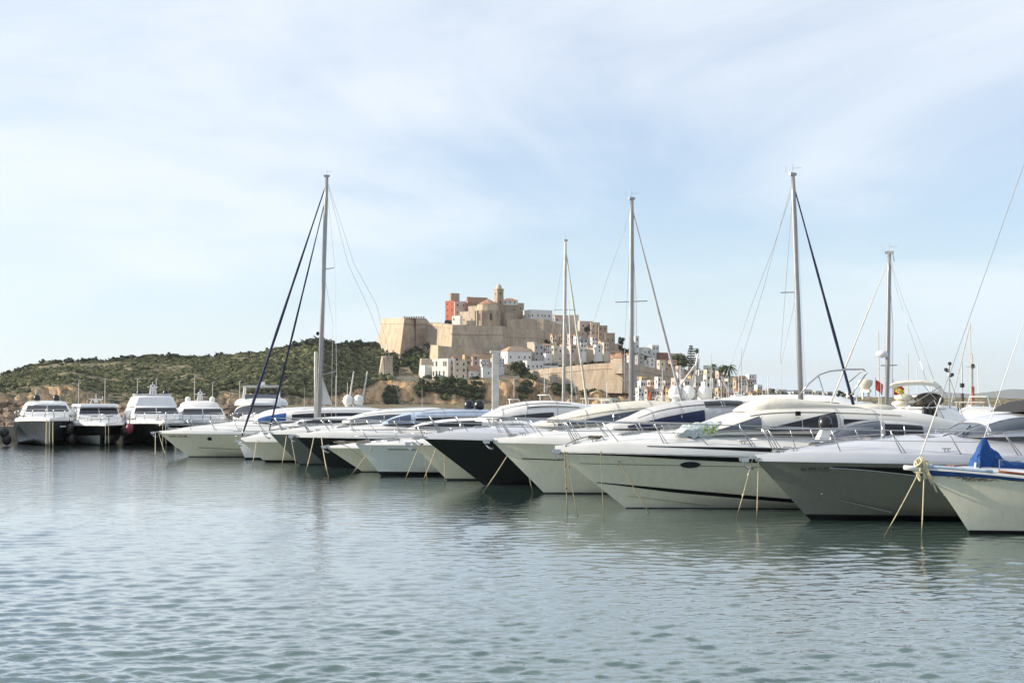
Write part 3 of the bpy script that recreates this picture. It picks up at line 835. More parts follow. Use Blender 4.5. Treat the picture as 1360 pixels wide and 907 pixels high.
# 7 pale grey slab sided motor sailer with white mast stump
b7 = b = Boat('pale grey flush decked motor sailer with dark waterline and a thick bare white mast', (473, 590), 66.4, 6, 14.5, 3.5, ov_px=506,
         zaft=1.46, name='motor_sailer', group=G_NEAR, hull='hull_pale', boot=.20, boot_mat='black')
h = b.h; root = b.root
b.deck('white', mould=.08, hmax=.22, crown_to=.3)
h.band(.02, .97, lambda t: .22, lambda t: .28, off=.02).build('boot_line', 'white', root)
h.band(.09, .45, lambda t: h.zdeck(t) - .24, lambda t: h.zdeck(t) - .21, off=.015).build('cove_line', 'black', root)
bow_rail(root, h, 8.5, .62, nst=6, zadd=.06, r=.018)
mb = MB(); mb.box((-.2, 0, h.zb + .10), (1.7, .34, .06)); mb.tube([(-.9, -.16, h.zb + .1), (-.9, .16, h.zb + .1)], .06)
mb.tube([(-1.0, 0, h.zb + .14), (-.4, -.1, h.zb - .1), (.3, 0, h.zb - .6)], .014); mb.build('bow_platform', 'wood', root)
lf = b.sup([(560, 588, 585, .8), (580, 588, 575, 1.0), (620, 587, 570, 1.1), (700, 586, 568, 1.1), (760, 586, 570, 1.1)], 'white', 'coach_roof', e=.4)
b.win(lf, 590, 740, (.45, .45), (.75, .75), 'glass', 'side_window')
s0 = b.S(658, 0); mb = MB(); zt = b.Zp(469, s0, 0)
mb.box((s0, 0, (1.5 + zt) / 2), (.31, .26, zt - 1.5)); mst = mb.build('mast', 'mast_white', root)
mb = MB(); mb.box((s0, 0, zt + .06), (.50, .34, .12)); mb.box((s0 + .2, 0, zt - .25), (.05, .1, .35)); mb.build('mast_cap', 'mast_white', mst)

details(b, lf, (.12, .2), rail=(590, 740))
# 8 small white boat between
b8 = b = Boat('low cream white motorboat wedged between the black sports yacht and the grey motor sailer', (433, 594), 69.8, 6, 12, 3.3, ov_px=482,
         zaft=1.2, name='motorboat', cat='motorboat', group=G_NEAR, hull='hull_cream', boot=.05)
h = b.h; root = b.root
b.deck('white', mould=.12, hmax=.35, crown_to=.4); anchor_set(root, h, .2)
lf = b.sup([(540, 572, 569, .9), (560, 572, 562, 1.2), (600, 571, 556, 1.3), (660, 570, 555, 1.3), (700, 570, 560, 1.2)], 'white', 'superstructure')
b.win(lf, 552, 640, (.3, .2), (.75, .75), 'glass', 'windscreen')

details(b, None, (.15, .26))
# 9 black sports yacht, white deck, twin black domes, blue grey canopy
b9 = b = Boat('black hulled sports yacht with bright white foredeck, blue grey canopy and twin black domes', (393, 580), 73.6, 6, 16, 3.9, ov_px=437,
         zaft=1.42, group=G_NEAR, hull='hull_black', boot=.05)
h = b.h; root = b.root
b.deck('white', mould=.30, hmax=.55, crown_to=.42); bow_rail(root, h, 8.5, .6, nst=7, zadd=.3, r=.018); anchor_set(root, h, .35)
lf = b.sup([(508, 564, 561, .9), (525, 563, 553, 1.2), (550, 562, 547, 1.4), (590, 561, 544.5, 1.5), (640, 561, 544, 1.5), (690, 561, 548, 1.4), (720, 561, 554, 1.3)], 'canvas_bluegrey', 'canopy', e=.5)
b.win(lf, 516, 546, (.2, .2), (.8, .8), 'glass_blue', 'windscreen')
b.win(lf, 552, 660, (.12, .12), (.42, .42), 'glass', 'side_window')
for px in (622, 636.5):
    s0 = b.S(px, .2); dome(root, (s0, .2 if px > 630 else -.25, b.Zp(544, s0, .2)), .27, 'dome_black', .2)

details(b, lf, (.15, .25), seams=(549, 590, 630), line=(560, 690, .78, .80), rail=(560, 640))
# 10 sage grey yacht
b10 = b = Boat('sage grey motor yacht with white deck and white arched hardtop beside the cutter mast', (359, 576), 77.6, 6, 15.5, 3.8, ov_px=398,
         zaft=1.42, group=G_NEAR, hull='hull_sage', boot=.08)
h = b.h; root = b.root
b.deck('white', mould=.26, hmax=.5, crown_to=.42); bow_rail(root, h, 8.5, .6, nst=6, zadd=.25, r=.018); anchor_set(root, h, .35)
lf = b.sup([(455, 562, 559, .9), (470, 562, 552, 1.2), (500, 561, 545, 1.4), (540, 560, 542, 1.5), (580, 560, 541.5, 1.5), (620, 560, 546, 1.4)], 'white', 'hardtop', e=.5)
b.win(lf, 466, 600, (.2, .2), (.6, .5), 'glass_grey', 'side_window')

details(b, lf, (.15, .25), line=(480, 610, .75, .75), rail=(500, 590), whips=[(560, 550, 515)])
# 11 beige boat
b11 = b = Boat('low beige white motorboat with sharp raked bow and dark waterline below the furled foresails', (320, 586), 81.2, 7, 12.5, 3.5, ov_px=352,
         zaft=1.2, name='motorboat', cat='motorboat', group=G_NEAR, hull='hull_cream', boot=.12, boot_mat='black')
h = b.h; root = b.root
b.deck('white', mould=.38, hmax=.45, crown_to=.3); anchor_set(root, h, .3)
lf = b.sup([(385, 566, 564, .9), (400, 566, 558, 1.1), (430, 566, 554, 1.25), (480, 565, 553, 1.25), (520, 565, 558, 1.1)], 'white', 'superstructure')
b.win(lf, 396, 500, (.3, .3), (.75, .75), 'glass', 'side_window')

details(b, None, (.15, .24))
# 12 cutter, plumb white bow, tall mast with two navy furled headsails
b12 = b = Boat('white plumb bowed sailing cutter with tall mast and two navy furled foresails', (316, 587), 84.9, 6, 13.5, 3.5, ov_px=326,
         zaft=1.15, rows=SAIL_ROWS, name='sailing_cutter', cat='sailing boat', group=G_NEAR, hull='white', boot=.12, boot_mat='black')
h = b.h; root = b.root
b.deck('white', mould=.06, hmax=.2, crown_to=.3)
lf = b.sup([(362, 572, 569, .7), (375, 572, 563, .9), (420, 572, 560, 1.0), (480, 571, 561, 1.0), (500, 571, 566, .9)], 'white', 'coach_roof', e=.4)
b.win(lf, 385, 470, (.4, .4), (.7, .7), 'glass', 'side_window')
bow_rail(root, h, 4.5, .6, nst=4, zadd=.04, r=.018)
base = P(423, 566, 85.2); top = P(434, 235, 85.2)
mast_rig(b, base, top, 'alu', .135, spreaders=[(.627, .0, .62, .15), (.205, .12, .92, .22)],
         stays=[(.99, [P(470, 350, 88), P(500, 405, 90), P(512, 450, 92), P(535, 552, 95)]), (.985, [P(462, 350, 88), P(490, 410, 90), P(505, 450, 92), P(540, 552, 95)]), (.97, [P(445, 358, 86), P(447, 497, 86), P(446, 560, 86)]), (.62, [P(442, 430, 85.5), P(440, 560, 86)])],
         furl=[(.975, P(321, 580, 84.9), 'canvas_navy', .082), (.92, P(357, 574, 84.9), 'canvas_navy', .062)])
mb = MB(); q = [inv for inv in [(Matrix.Translation(root.location) @ root.rotation_euler.to_matrix().to_4x4()).inverted()]][0]
mb.tube([q @ P(419, 565, 84.8), q @ P(419.5, 467, 84.8)], .10, 8); mb.build('spinnaker_pole', 'mast_white', root)
mb = MB(); a_, b_, c_ = q @ P(428, 500, 85.6), q @ P(441, 537, 85.6), q @ P(428, 537, 85.6)
mb.grid([[a_.lerp(b_, u).lerp(a_.lerp(c_, u), w) + Vector((0, .12 * math.sin(PI * u) * math.sin(PI * w), 0)) for w in [k / 4 for k in range(5)]] for u in [k / 8 for k in range(9)]])
mb.build('storm_sail', 'canvas_white', root, smooth=True)
s0 = q @ P(427.5, 450, 85.0)
mb = MB(); mb.ellipsoid(q @ P(422, 443, 84.9), (.10, .1, .12), 8, 5); mb.build('deck_light', 'black', root)

# 13 far white yacht at the end of the row, round porthole, lettering
b13 = b = Boat('white motor yacht with round dark porthole and registration lettering, last of the row at left', (211, 575), 88.6, 6, 15.5, 4.0, ov_px=250,
         zaft=1.35, group=G_NEAR, hull='hull_cream', boot=.05)
h = b.h; root = b.root
b.deck('white', mould=.22, hmax=.62, crown_to=.42); bow_rail(root, h, 8.8, .62, nst=6, zadd=.2, r=.02); anchor_set(root, h, .45)
h.band(.10, .97, lambda t: h.zb * .45 * (1 - t * .9) - .03, lambda t: h.zb * .45 * (1 - t * .9), off=.03).build('spray_rail', 'hull_grey', root)
h.band(.02, .97, lambda t: h.zdeck(t) - .03, lambda t: h.zdeck(t), off=.02).build('rubbing_strake', 'steel', root)
text_on_hull(root, h, '7aPM 2-PS-98', .62, h.zb - .27, .21)
mb = MB(); xx = b.S(278); zz = b.Zp(583, xx)
mb.add([h.surf(xx, zz, .03)] + [h.surf(xx + .14 * math.cos(a), zz + .11 * math.sin(a), .03) for a in [2 * PI * k / 16 for k in range(16)]], [(0, k + 1, (k + 1) % 16 + 1) for k in range(16)])
mb.build('porthole', 'glass', root)
lf = b.sup([(338, 561, 558, 1.0), (356, 561, 551, 1.3), (385, 560, 545, 1.5), (420, 559, 542, 1.55), (470, 559, 541, 1.55), (530, 559, 544, 1.5)], 'white', 'hardtop', e=.5)
b.win(lf, 342, 380, (.1, .1), (.85, .8), 'canvas_blue', 'windscreen_cover')
b.win(lf, 388, 520, (.15, .15), (.6, .6), 'glass', 'side_window')

details(b, lf, (.15, .24), line=(390, 520, .75, .75), rail=(400, 510), whips=[(405, 548, 515)])
# ---------------- mooring ropes of the row (bow cleat -> water) ----------------
def bowpt(b, x=.0, z=.0, y=-.08):
    q = Matrix.Translation(b.root.location) @ b.root.rotation_euler.to_matrix().to_4x4()
    return q @ Vector((x, y, b.h.zb + z))
def wp(px, py):               # point where a rope meets the water
    D = (HC) / math.tan(math.atan((py - 453.5) / FOC) - PITCH); 
    return Vector((X(px, D, 0), D, -.03))
B1 = type('o', (), dict(root=root1, h=type('o', (), dict(zb=Z(622, 37.6)))()))()
ropes = [
 (B1, -.02, -.05, 1174, 711, 'rope', 'left rope slanting from the rope lump of the white sailing boat to the water', .018, 0),
 (B1, .10, -.1, 1224, 712, 'rope', 'right rope dropping from the rope lump of the white sailing boat to the water', .018, 0),
 (b2, -.10, .05, 978, 687, 'rope', 'knotted cream rope slanting left from the dark grey yacht bow', .017, 2),
 (b2, .08, .05, 1005, 691, 'rope', 'straight cream rope hanging vertically at the dark grey yacht bow', .016, 0),
 (b3, .30, .10, 754, 682, 'rope_old', 'weedy brown rope slanting down left at the large striped yacht bow', .020, 2),
 (b3, .36, .10, 767, 684, 'rope_old', 'dark rope hanging next to the weedy slanting one at the striped bow', .017, 1),
 (b3, 1.45, .30, 802, 690, 'rope_old', 'thin dark rope dropping vertically across the striped yacht hull', .014, 0),
 (b3, 1.75, .30, 863, 681, 'rope_old', 'brown rope slanting down right across the striped yacht hull', .017, 0),
 (b4, .9, .15, 641, 653, 'rope', 'pale rope slanting left across the black hull from the white yacht', .020, 0),
 (b4, 1.0, .15, 708, 655, 'rope', 'pale rope hanging vertically from the white yacht with the knuckle line', .018, 0),
 (b5, .7, .1, 560, 641, 'rope', 'long pale rope slanting left from the black yacht with silver moulding', .022, 0),
 (b5, .85, .1, 591, 643, 'rope', 'thick pale rope hanging vertically from the black yacht with silver moulding', .020, 0),
 (b6, .3, .0, 536, 640, 'rope', 'pale rope slanting left from the half hidden beige yacht bow', .020, 0),
 (b6, .5, .0, 568, 645, 'rope_old', 'thin rope hanging vertically below the half hidden beige yacht bow', .014, 0),
 (b7, .8, .0, 464, 633, 'rope', 'short pale rope slanting down left of the grey motor sailer', .022, 0),
 (b7, 2.0, .0, 508, 631, 'rope_old', 'thin dark line hanging down the side of the grey motor sailer', .012, 0),
 (b9, .95, .1, 406, 626, 'rope', 'pale rope slanting left from the black yacht with the twin domes', .024, 0),
 (b9, 1.3, .1, 437, 634, 'rope', 'vertical pale rope in front of the black yacht with the twin domes', .022, 0),
 (b10, .9, .0, 374, 620, 'rope', 'pale rope slanting left from the sage grey yacht bow', .022, 0),
 (b10, 1.1, .0, 394, 620, 'rope', 'thin pale rope hanging steeply from the sage grey yacht bow', .016, 0),
 (b11, .9, .15, 333, 622, 'rope', 'thin rope hanging from the low beige motorboat bow', .018, 0),
 (b13, -.2, .0, 206, 611, 'rope', 'outer rope slanting from the bow of the last white yacht at left', .020, 0),
 (b13, .0, .0, 222, 609, 'rope', 'inner rope hanging from the bow of the last white yacht at left', .018, 0)]
for (bb, x_, z_, px, py, m_, lab, r_, kn) in ropes:
    mooring(lab, bowpt(bb, x_, z_, -.25 if x_ > .6 else -.08), wp(px, py), m_, r_ * .85, knots=kn)
# ropes draped over the striped bow
mb = MB(); pts = [bowpt(b3, x_, z_, y_) for x_, z_, y_ in ((.30, .10, -.12), (.35, .26, -.2), (.7, .42, -.3), (1.1, .52, -.35), (1.45, .50, -.5), (1.6, .35, -.55), (1.75, .30, -.5))]
mb.tube(pts, .016); 
for k in range(8): mb.ellipsoid(bowpt(b3, 1.1 + .05 * k, .48 + .03 * math.sin(k * 3), -.35 + .03 * math.cos(k * 5)), (.06, .05, .04), 8, 5)
o = mb.build('draped_rope', 'rope_old', smooth=True); tag(o, 'knotted brown rope draped over the bow rail base of the striped yacht', 'rope')
# ============ yachts facing us at the left quay ============
G_FAR = 'yachts moored at the left quay facing the camera'
def far_yacht(label, px, d, B, zb, hull, kind, phi=106, L=17, lower=None, name='motor_yacht', zscale=1.0):
    b = Boat(label, (px, 0), d, phi, L, B, ov=2.6, zb=zb, zaft=zb * .85, x=X(px, d, zb), hull=hull, boot=.14, boot_mat='black', group=G_FAR, name=name)
    h = b.h; root = b.root
    b.deck('white', mould=.28, hmax=.45, crown_to=.45)
    bow_rail(root, h, 8.5, .6, nst=5, zadd=.25, r=.022)
    mb = MB()
    for k in range(3 if kind == 'coupe' else 2): mb.tube([(-.05, -.22 + .22 * k, zb + .1), (-.12, -.24 + .24 * k, .5), (-.25, -.26 + .25 * k, -.25)], .045 if kind == 'coupe' else .02, 6)
    o = mb.build('mooring_rope', 'rope', root)
    def block(name, x0, x1, wb, wt, z0, z1, rf, ra=.3, m='white', ch=.16, parent=None):
        # chamfered cabin block with raked front (rf) and rear (ra); returns points of the raked front face
        mb = MB(); rows = []
        for f, z in ((0, z0), (.85, lerp(z0, z1, .85)), (1, z1)):
            w = lerp(wb, wt, f) - (.12 if f == 1 else 0); xa, xb = x0 + rf * f + (.15 if f == 1 else 0), x1 - ra * f
            rows.append([(xa + ch * 2.2, -w, z), (xa + ch * .5, -w + ch * 1.2, z), (xa, -w * .45, z), (xa - .10, 0, z), (xa, w * .45, z), (xa + ch * .5, w - ch * 1.2, z), (xa + ch * 2.2, w, z), (xb, w, z), (xb, -w, z)])
        mb.grid(rows, closed=True); mb.add(rows[-1], [tuple(range(9))])
        return mb.build(name, m, parent or root, angle=25)
    def screen(o, x0, wb, wt, z0, z1, rf, f0, f1, side=.94, name='windscreen', m='glass'):
        for (ya, yb_) in ((-side, -.02), (.02, side)):
            mb = MB(); rows = []
            for f in (f0, f1):
                w = lerp(wb, wt, f); z = lerp(z0, z1, f)
                def xx(y):
                    q = abs(y) / w
                    return x0 + rf * f - .10 + (.10 * q / .45 if q < .45 else .10 + .3 * (q - .45) ** 2 + .08 * (q - .45)) - .03
                rows.append([(xx(w * lerp(ya, yb_, k / 8)), w * lerp(ya, yb_, k / 8), z) for k in range(9)])
            mb.grid(rows); mb.build(name, m, o)
    if kind == 'coupe':
        o = block('superstructure', 4.6, 14.5, 1.95, 1.55, zb + .35, zb + 1.28, 1.9)
        screen(o, 4.6, 1.95, 1.55, zb + .35, zb + 1.28, 1.9, .34, .84, .90)
        lf = Loft([(6.2, 1.1, zb + 1.05, zb + 1.25), (6.8, 1.5, zb + 1.1, zb + 1.42), (8, 1.62, zb + 1.1, zb + 1.52), (12, 1.6, zb + 1.1, zb + 1.46), (13.5, 1.4, zb + 1.1, zb + 1.25)], .5); lf.mesh().build('roof', 'white', root, angle=50)
        for y in (-.78, .72): dome(root, (8.2, y, zb + 1.50), .27, 'dome_black', .12)
        mb = MB(); mb.box((.9, -1.0, zb - .45), (.5, .03, .08), rot=-1.0); mb.build('hull_port', 'white', root)
    elif kind == 'low':
        o = block('superstructure', 4.8, 14.5, 1.75, 1.45, zb + .30, zb + 1.45, 1.5)
        screen(o, 4.8, 1.75, 1.45, zb + .30, zb + 1.45, 1.5, .42, .84, .94)
        r_ = block('roof', 5.9, 13.5, 1.62, 1.5, zb + 1.38, zb + 1.62, .2)
        mb = MB(); mb.tube([(8.5, -.45, zb + 1.6), (8.6, -.35, zb + 1.95), (8.6, .35, zb + 1.95), (8.5, .45, zb + 1.6)], .05); mb.box((8.5, 0, zb + 2.0), (.15, 1.1, .07)); mb.box((8.6, 0, zb + 1.85), (.3, .3, .25))
        mb.tube([(8.6, 0, zb + 1.95), (8.6, 0, zb + 2.4)], .03); mb.tube([(8.6, -.5, zb + 1.95), (8.6, -.5, zb + 2.25)], .02); mb.build('radar_arch', 'white', root)
        h.band(.04, .95, lambda t: .12, lambda t: zb * .52 * (1 - t * .5), off=.03).build('lower_hull_panel', 'hull_pale', root)
        for y in (-.6, .55):
            mb = MB(); mb.box((3.4, y, zb + .66), (.6, .5, .06)); mb.build('deck_hatch', 'glass', root)
    elif kind == 'fly':
        o = block('superstructure', 4.6, 14.8, 2.0, 1.62, zb + .30, zb + 1.30, 1.5)
        screen(o, 4.6, 2.0, 1.62, zb + .30, zb + 1.30, 1.5, .40, .86, .93)
        if lower != 'dome_white':
            o2 = block('flybridge', 6.4, 13.5, 1.75, 1.38, zb + 1.25, zb + 2.12, .55)
            mb = MB(); mb.box((9.6, 0, zb + 2.22), (3.0, 2.9, .09)); mb.box((8.2, -1.3, zb + 2.15), (.12, .08, .2)); mb.box((8.2, 1.3, zb + 2.15), (.12, .08, .2)); mb.build('flybridge_rim', 'white', o2)
        else:
            lf = Loft([(6.2, .7, zb + 1.1, zb + 1.3), (6.9, 1.4, zb + 1.1, zb + 1.62), (8.0, 1.6, zb + 1.1, zb + 1.80), (12, 1.6, zb + 1.1, zb + 1.8), (13.5, 1.3, zb + 1.1, zb + 1.5)], .45); o2 = lf.mesh().build('flybridge', 'canvas_white', root, angle=50)
        zt = zb + (2.15 if lower != 'dome_white' else 1.75)
        mb = MB(); mb.tube([(9, -.22, zt), (9, -.12, zt + .85), (9, .12, zt + .85), (9, .22, zt)], .06); mb.box((9, 0, zt + .68), (.25, .85, .07)); mb.box((9, 0, zt + .42), (.2, .45, .06)); mb.box((9, 0, zt + .3), (.10, .16, .7)); mb.tube([(9, 0, zt + .85), (9, 0, zt + 1.1)], .025)
        mb.build('radar_mast', 'white', root)
        for y in (-1.08, 1.02): dome(root, (9.4, y, zt), .24, lower or 'dome_black', .15)
    elif kind == 'arch':
        lf = Loft([(4.0, .9, zb + .1, zb + .4), (5.0, 1.5, zb + .1, zb + .6), (6.0, B * .42, zb + .1, zb + 1.0), (7.4, B * .45, zb, zb + 1.55), (10, B * .45, zb, zb + 1.6), (15, B * .42, zb, zb + 1.3)], .5)
        o = lf.mesh().build('superstructure', 'white', root, angle=50)
        lf.patch(5.3, 6.9, (.4, .4), (.80, .80), wrap=True).build('windscreen', 'glass', o, smooth=True)
        lf = Loft([(6.8, .9, zb + 1.4, zb + 1.6), (7.6, B * .40, zb + 1.4, zb + 2.0), (9, B * .42, zb + 1.4, zb + 2.1), (12, B * .40, zb + 1.4, zb + 1.9)], .5)
        lf.mesh().build('flybridge', 'white', root, angle=50)
        mb = MB()
        for sd in (-1, 1): mb.tube([(7.5, sd * 1.5, zb + 2.0), (8.6, sd * 1.45, zb + 2.95), (10.5, sd * 1.4, zb + 3.05), (11, sd * 1.5, zb + 1.9)], .06)
        mb.tube([(8.6, -1.45, zb + 2.95), (8.6, 1.45, zb + 2.95)], .06); mb.box((9.5, 0, zb + 3.05), (2.2, 2.9, .08)); mb.box((9.5, 0, zb + 3.25), (.3, .5, .3))
        mb.build('hardtop_frame', 'white', root)
        mb = MB(); mb.grid([[Vector((7.55 + u * .5, y, zb + 1.95 + u * .38)) for u in (0, .5, 1)] for y in (-1.35, 0, 1.35)]); mb.build('flybridge_screen', 'glass_grey', root)
    return b
far_yacht('slate grey hulled yacht with twin black domes, leftmost of the quay yachts facing us', 66, 108, 5.0, 1.98, 'hull_slate', 'coupe', phi=110)
far_yacht('black hulled low white yacht with wide dark windscreen and pale lower hull', 140, 108, 4.7, 1.62, 'hull_black', 'low', phi=111)
far_yacht('tall black hulled flybridge yacht with white radar mast between two black domes', 216, 108, 4.8, 1.78, 'hull_black', 'fly', phi=109)
far_yacht('white flybridge yacht with two white domes behind the last row boat bow', 275, 116, 5.0, 1.65, 'white', 'fly', lower='dome_white')
far_yacht('white flybridge yacht with framed hardtop behind the two furled foresails', 342, 112, 5.2, 1.70, 'white', 'arch', phi=98)
far_yacht('pale grey yacht cut by the left picture edge', -42, 108, 4.8, 1.6, 'hull_pale', 'low', phi=112)
# black ball fenders between them
FL = [(6, 575, 'upper black ball fender beside the leftmost quay yacht'), (9, 584, 'lower black ball fender beside the leftmost quay yacht'),
      (92, 570, 'upper black ball fender between the grey and the low black yacht'), (95, 583, 'lower black ball fender between the grey and the low black yacht'),
      (166, 573, 'black ball fender between the low yacht and the tall flybridge yacht')]
for px, py, lab in FL:
    d = 111; mb = MB(); c = P(px, py, d); mb.ellipsoid((0, 0, 0), (.36, .36, .42), 12, 8); mb.tube([(0, 0, .4), (0, .1, 1.2)], .03, 5)
    o = mb.build('ball_fender', 'rubber', smooth=True, loc=c); tag(o, lab, 'fender', 'black ball fenders between the quay yachts')
mb = MB(); mb.ellipsoid((0, 0, 0), (.30, .3, .42), 12, 8); mb.tube([(0, 0, .4), (0, .1, 1.1)], .03, 5)
o = mb.build('ball_fender', mat('fender_red', (.22, .02, .05), .5), smooth=True, loc=P(172, 569, 109.5)); tag(o, 'dark red fender hanging beside the tall flybridge yacht', 'fender')

# boats on the outer side of the far quay (thin light poles and small masts behind)
poles = [(47, 519, 'thin pale light pole behind the leftmost twin domed yacht'), (104, 505, 'thin pale light pole left of the low black yacht mast'), (139, 503, 'thin pale light pole right of the low black yacht mast'),
         (182, 503, 'thin pale light pole just left of the white radar mast'), (207, 503, 'thin pale light pole just right of the white radar mast'), (258, 500, 'thin pale light pole above the first white dome'),
         (282, 508, 'thin pale light pole between the two white domes'), (318, 506, 'thin pale light pole left of the framed hardtop'), (446, 500, 'thin pale light pole right of the cutter storm sail')]
for px, py, lab in poles:
    d = 150; base = Vector((X(px, d, 1.2), d, 1.2)); top = Z(py, d) - 1.2
    t = thing('light_pole', lab, 'light pole', base, 0, 'light poles along the far quay')
    mb = MB(); mb.tube([(0, 0, 0), (0, 0, top)], [.055, .035], 6); mb.build('pole', 'mast_white', t)
    mb = MB(); mb.box((.05, 0, top), (.22, .14, .08)); mb.build('lamp_head', 'white', t)

# ============ across the pier, bows away from us ============
G_X = 'boats moored on the outer side of the pier'
class Away:
    """hull whose bow points right and away; local x runs forward->aft like Boat, so rotate it round"""
def away(label, bowpx, d, L, B, zb, phi=180 + 30, hull='hull_white', rows=None, name='motor_yacht', cat='motor yacht', deck='white', ov=1.8):
    b = Boat(label, (bowpx, 0), d, phi, L, B, ov=ov, zb=zb, zaft=zb * .85, x=X(bowpx, d, zb), hull=hull, boot=.08, rows=rows, name=name, cat=cat, group=G_X)
    b.deck(deck, mould=.15, hmax=.4, crown_to=.4)
    return b
def rowloft(b, st, m, name, e=.5, windows=()):
    """stations in metres on the boat (x, hw, z0, z1)"""
    lf = Loft(st, e); o = lf.mesh().build(name, m, b.root, angle=50)
    for (x0, x1, lo, hi, mm, wrap) in windows:
        for q in ((0,) if wrap else (0, 1)): lf.patch(x0, x1, lo, hi, wrap=wrap, sides=(q,)).build('window', mm, o, smooth=True)
    return lf
def sail_away(label, mpx, d, ybase, ytop, toppx, bow_stay, phi=210, furl='canvas_white', fr=.06, mr=.10, spreaders=(), back=(), extra=(), Jf=4.0, L=12, mastm='alu', radar=None, boom=None):
    base = P(mpx, 560, d); z0 = 1.5
    c, s_ = math.cos(R(phi)), math.sin(R(phi))     # aft direction
    bx = X(mpx, d, z0) - c * Jf; by = d - s_ * Jf
    zb = 1.45
    b = Boat(label, (0, 0), by, phi, L, 3.5, ov=1.1, zb=zb, zaft=1.15, x=bx, hull='hull_white', rows=SAIL_ROWS, name='sailing_yacht', cat='sailing boat', group=G_X)
    b.deck('white', mould=.06, hmax=.18, crown_to=.3)
    rowloft(b, [(3.0, .7, 1.3, 1.45), (3.6, .9, 1.3, 1.75), (6, 1.05, 1.25, 1.85), (8.5, 1.0, 1.2, 1.8), (9, .9, 1.2, 1.5)], 'white', 'coach_roof', .4, [(4, 8, (.45, .45), (.75, .75), 'glass', False)])
    mast_rig(b, (X(mpx, d, z0), d, z0), (X(toppx, d, Z(ytop, d)), d, Z(ytop, d)), mastm, mr, spreaders=spreaders,
             stays=list(back) + list(extra), furl=[(.97, Vector((bx + .2 * c, by + .2 * s_, zb + .1)), furl, fr)], radar=radar, boom=boom)
    return b
# M2 pale ketch rig at px 748
sail_away('white sailing yacht with slender pale mast and pale furled foresail left of the castle town', 748, 104, 560, 320, 751, None, phi=212, furl='canvas_cream', fr=.09, mr=.12,
          spreaders=[(.63, .8, .8, .0), (.36, .5, .7, .05)], back=[(.99, [P(737, 410, 106), P(731, 470, 107), P(723, 545, 108)]), (.63, [P(735, 480, 105)]), (.60, P(766, 530, 103))], mastm='mast_white', Jf=2.6)
mb = MB(); mb.tube([P(760, 540, 100), P(758, 470, 100), P(755, 400, 102)], [.06, .05, .03], 6)
o = mb.build('backstay_tackle', 'mast_white'); tag(o, 'thin white stay tube between the slender mast and its furled foresail', 'stay')
sail_away('white sailing yacht with grey mast and grey furled foresail right of the rampart corner', 838, 71, 560, 265, 839, None, phi=213, furl='canvas_grey', fr=.07, mr=.125,
          spreaders=[(.575, .8, .8, .04), (.25, .5, .4, .0)], back=[(.985, [P(828, 310, 72), P(808, 365, 73), P(789, 425, 74), P(752, 545, 77)]), (.98, [P(833, 390, 72), P(830, 450, 72), P(829, 520, 72)]), (.9, [P(845, 400, 71), P(846, 520, 71)])], Jf=4.1)
sail_away('white sailing yacht with tall grey mast and navy furled foresail', 1066, 60, 560, 233, 1053, None, phi=213, furl='canvas_navy', fr=.062, mr=.115,
          spreaders=[(.57, .70, .08, .03), (.21, .95, .15, .02)], back=[(.985, [P(1036, 300, 61), P(1015, 380, 62), P(975, 510, 63), P(956, 550, 64)]), (.96, [P(1027, 330, 61), P(1000, 400, 62), P(972, 480, 63), P(944, 550, 65)]), (.57, [P(1038, 480, 61), P(1037, 525, 61)]), (.97, [P(1044, 375, 61), P(1036, 482, 61)])], Jf=3.9)
b = sail_away('white sailing yacht with shorter grey mast carrying a white radar halfway', 1177, 62, 560, 337, 1181, None, phi=-28, furl='canvas_cream', fr=.035, mr=.10,
          spreaders=[(.42, .3, .42, .02)], back=[(.985, [P(1192, 390, 61), P(1205, 430, 60), P(1222, 480, 60), P(1244, 548, 59)]), (.985, [P(1198, 395, 61), P(1228, 470, 60), P(1256, 548, 59)]), (.9, [P(1186, 430, 62), P(1185, 540, 62)])], Jf=3.4, radar=.47)
mb = MB(); t_ = Vector((X(1181, 62, Z(337, 62)), 62, Z(337, 62)))
mb.tube([t_, t_ + Vector((.15, 0, .02)), t_ + Vector((.22, 0, -.35))], .02, 5); o = mb.build('masthead_wand', 'wire', None); tag(o, 'bent wand at the top of the shorter radar mast', 'wand')

# motor yachts beyond the pier whose tops show above the row
def bod(label, bowpx, d, zb, st, m, wins=(), phi=210, hull='hull_white', L=13, B=4, deck='white', e=.5, name='motor_yacht'):
    b = away(label, bowpx, d, L, B, zb, phi, hull, name=name, deck=deck)
    rowloft(b, st, m, 'superstructure', e, wins)
    return b
b = bod('white yacht with low blue tinted side windows beyond the pier left of the thick mast', 560, 100, 1.6, [(3, 1.0, 1.4, 1.8), (4.5, 1.6, 1.4, 2.6), (7, 1.7, 1.4, 3.05), (11, 1.7, 1.4, 2.9), (12.5, 1.5, 1.4, 2.2)], 'white', [(5.5, 11, (.35, .35), (.7, .7), 'glass_blue', False)])
for px in (464, 478): pass
dm = thing('satellite_domes', 'pair of white equipment domes on a low white deckhouse behind the sage yacht', 'domes', P(470, 552, 96))
for k, px in enumerate((462, 476)): dome(dm, ((px - 470) * .0508, 0, .75), .34, 'dome_white', .3)
mb = MB(); mb.box((-.1, .1, .15), (2.4, 1.6, .9)); mb.build('deckhouse', 'white', dm)
for k, (px, px2, yt) in enumerate(((462, 470, 493), (479, 488, 493))):
    mb = MB(); a = P(px, 545, 97) - dm.location; b_ = P(px2, yt, 97) - dm.location; mb.tube([a, b_], [.07, .04], 6); mb.build('outrigger_pole', 'mast_white', dm)
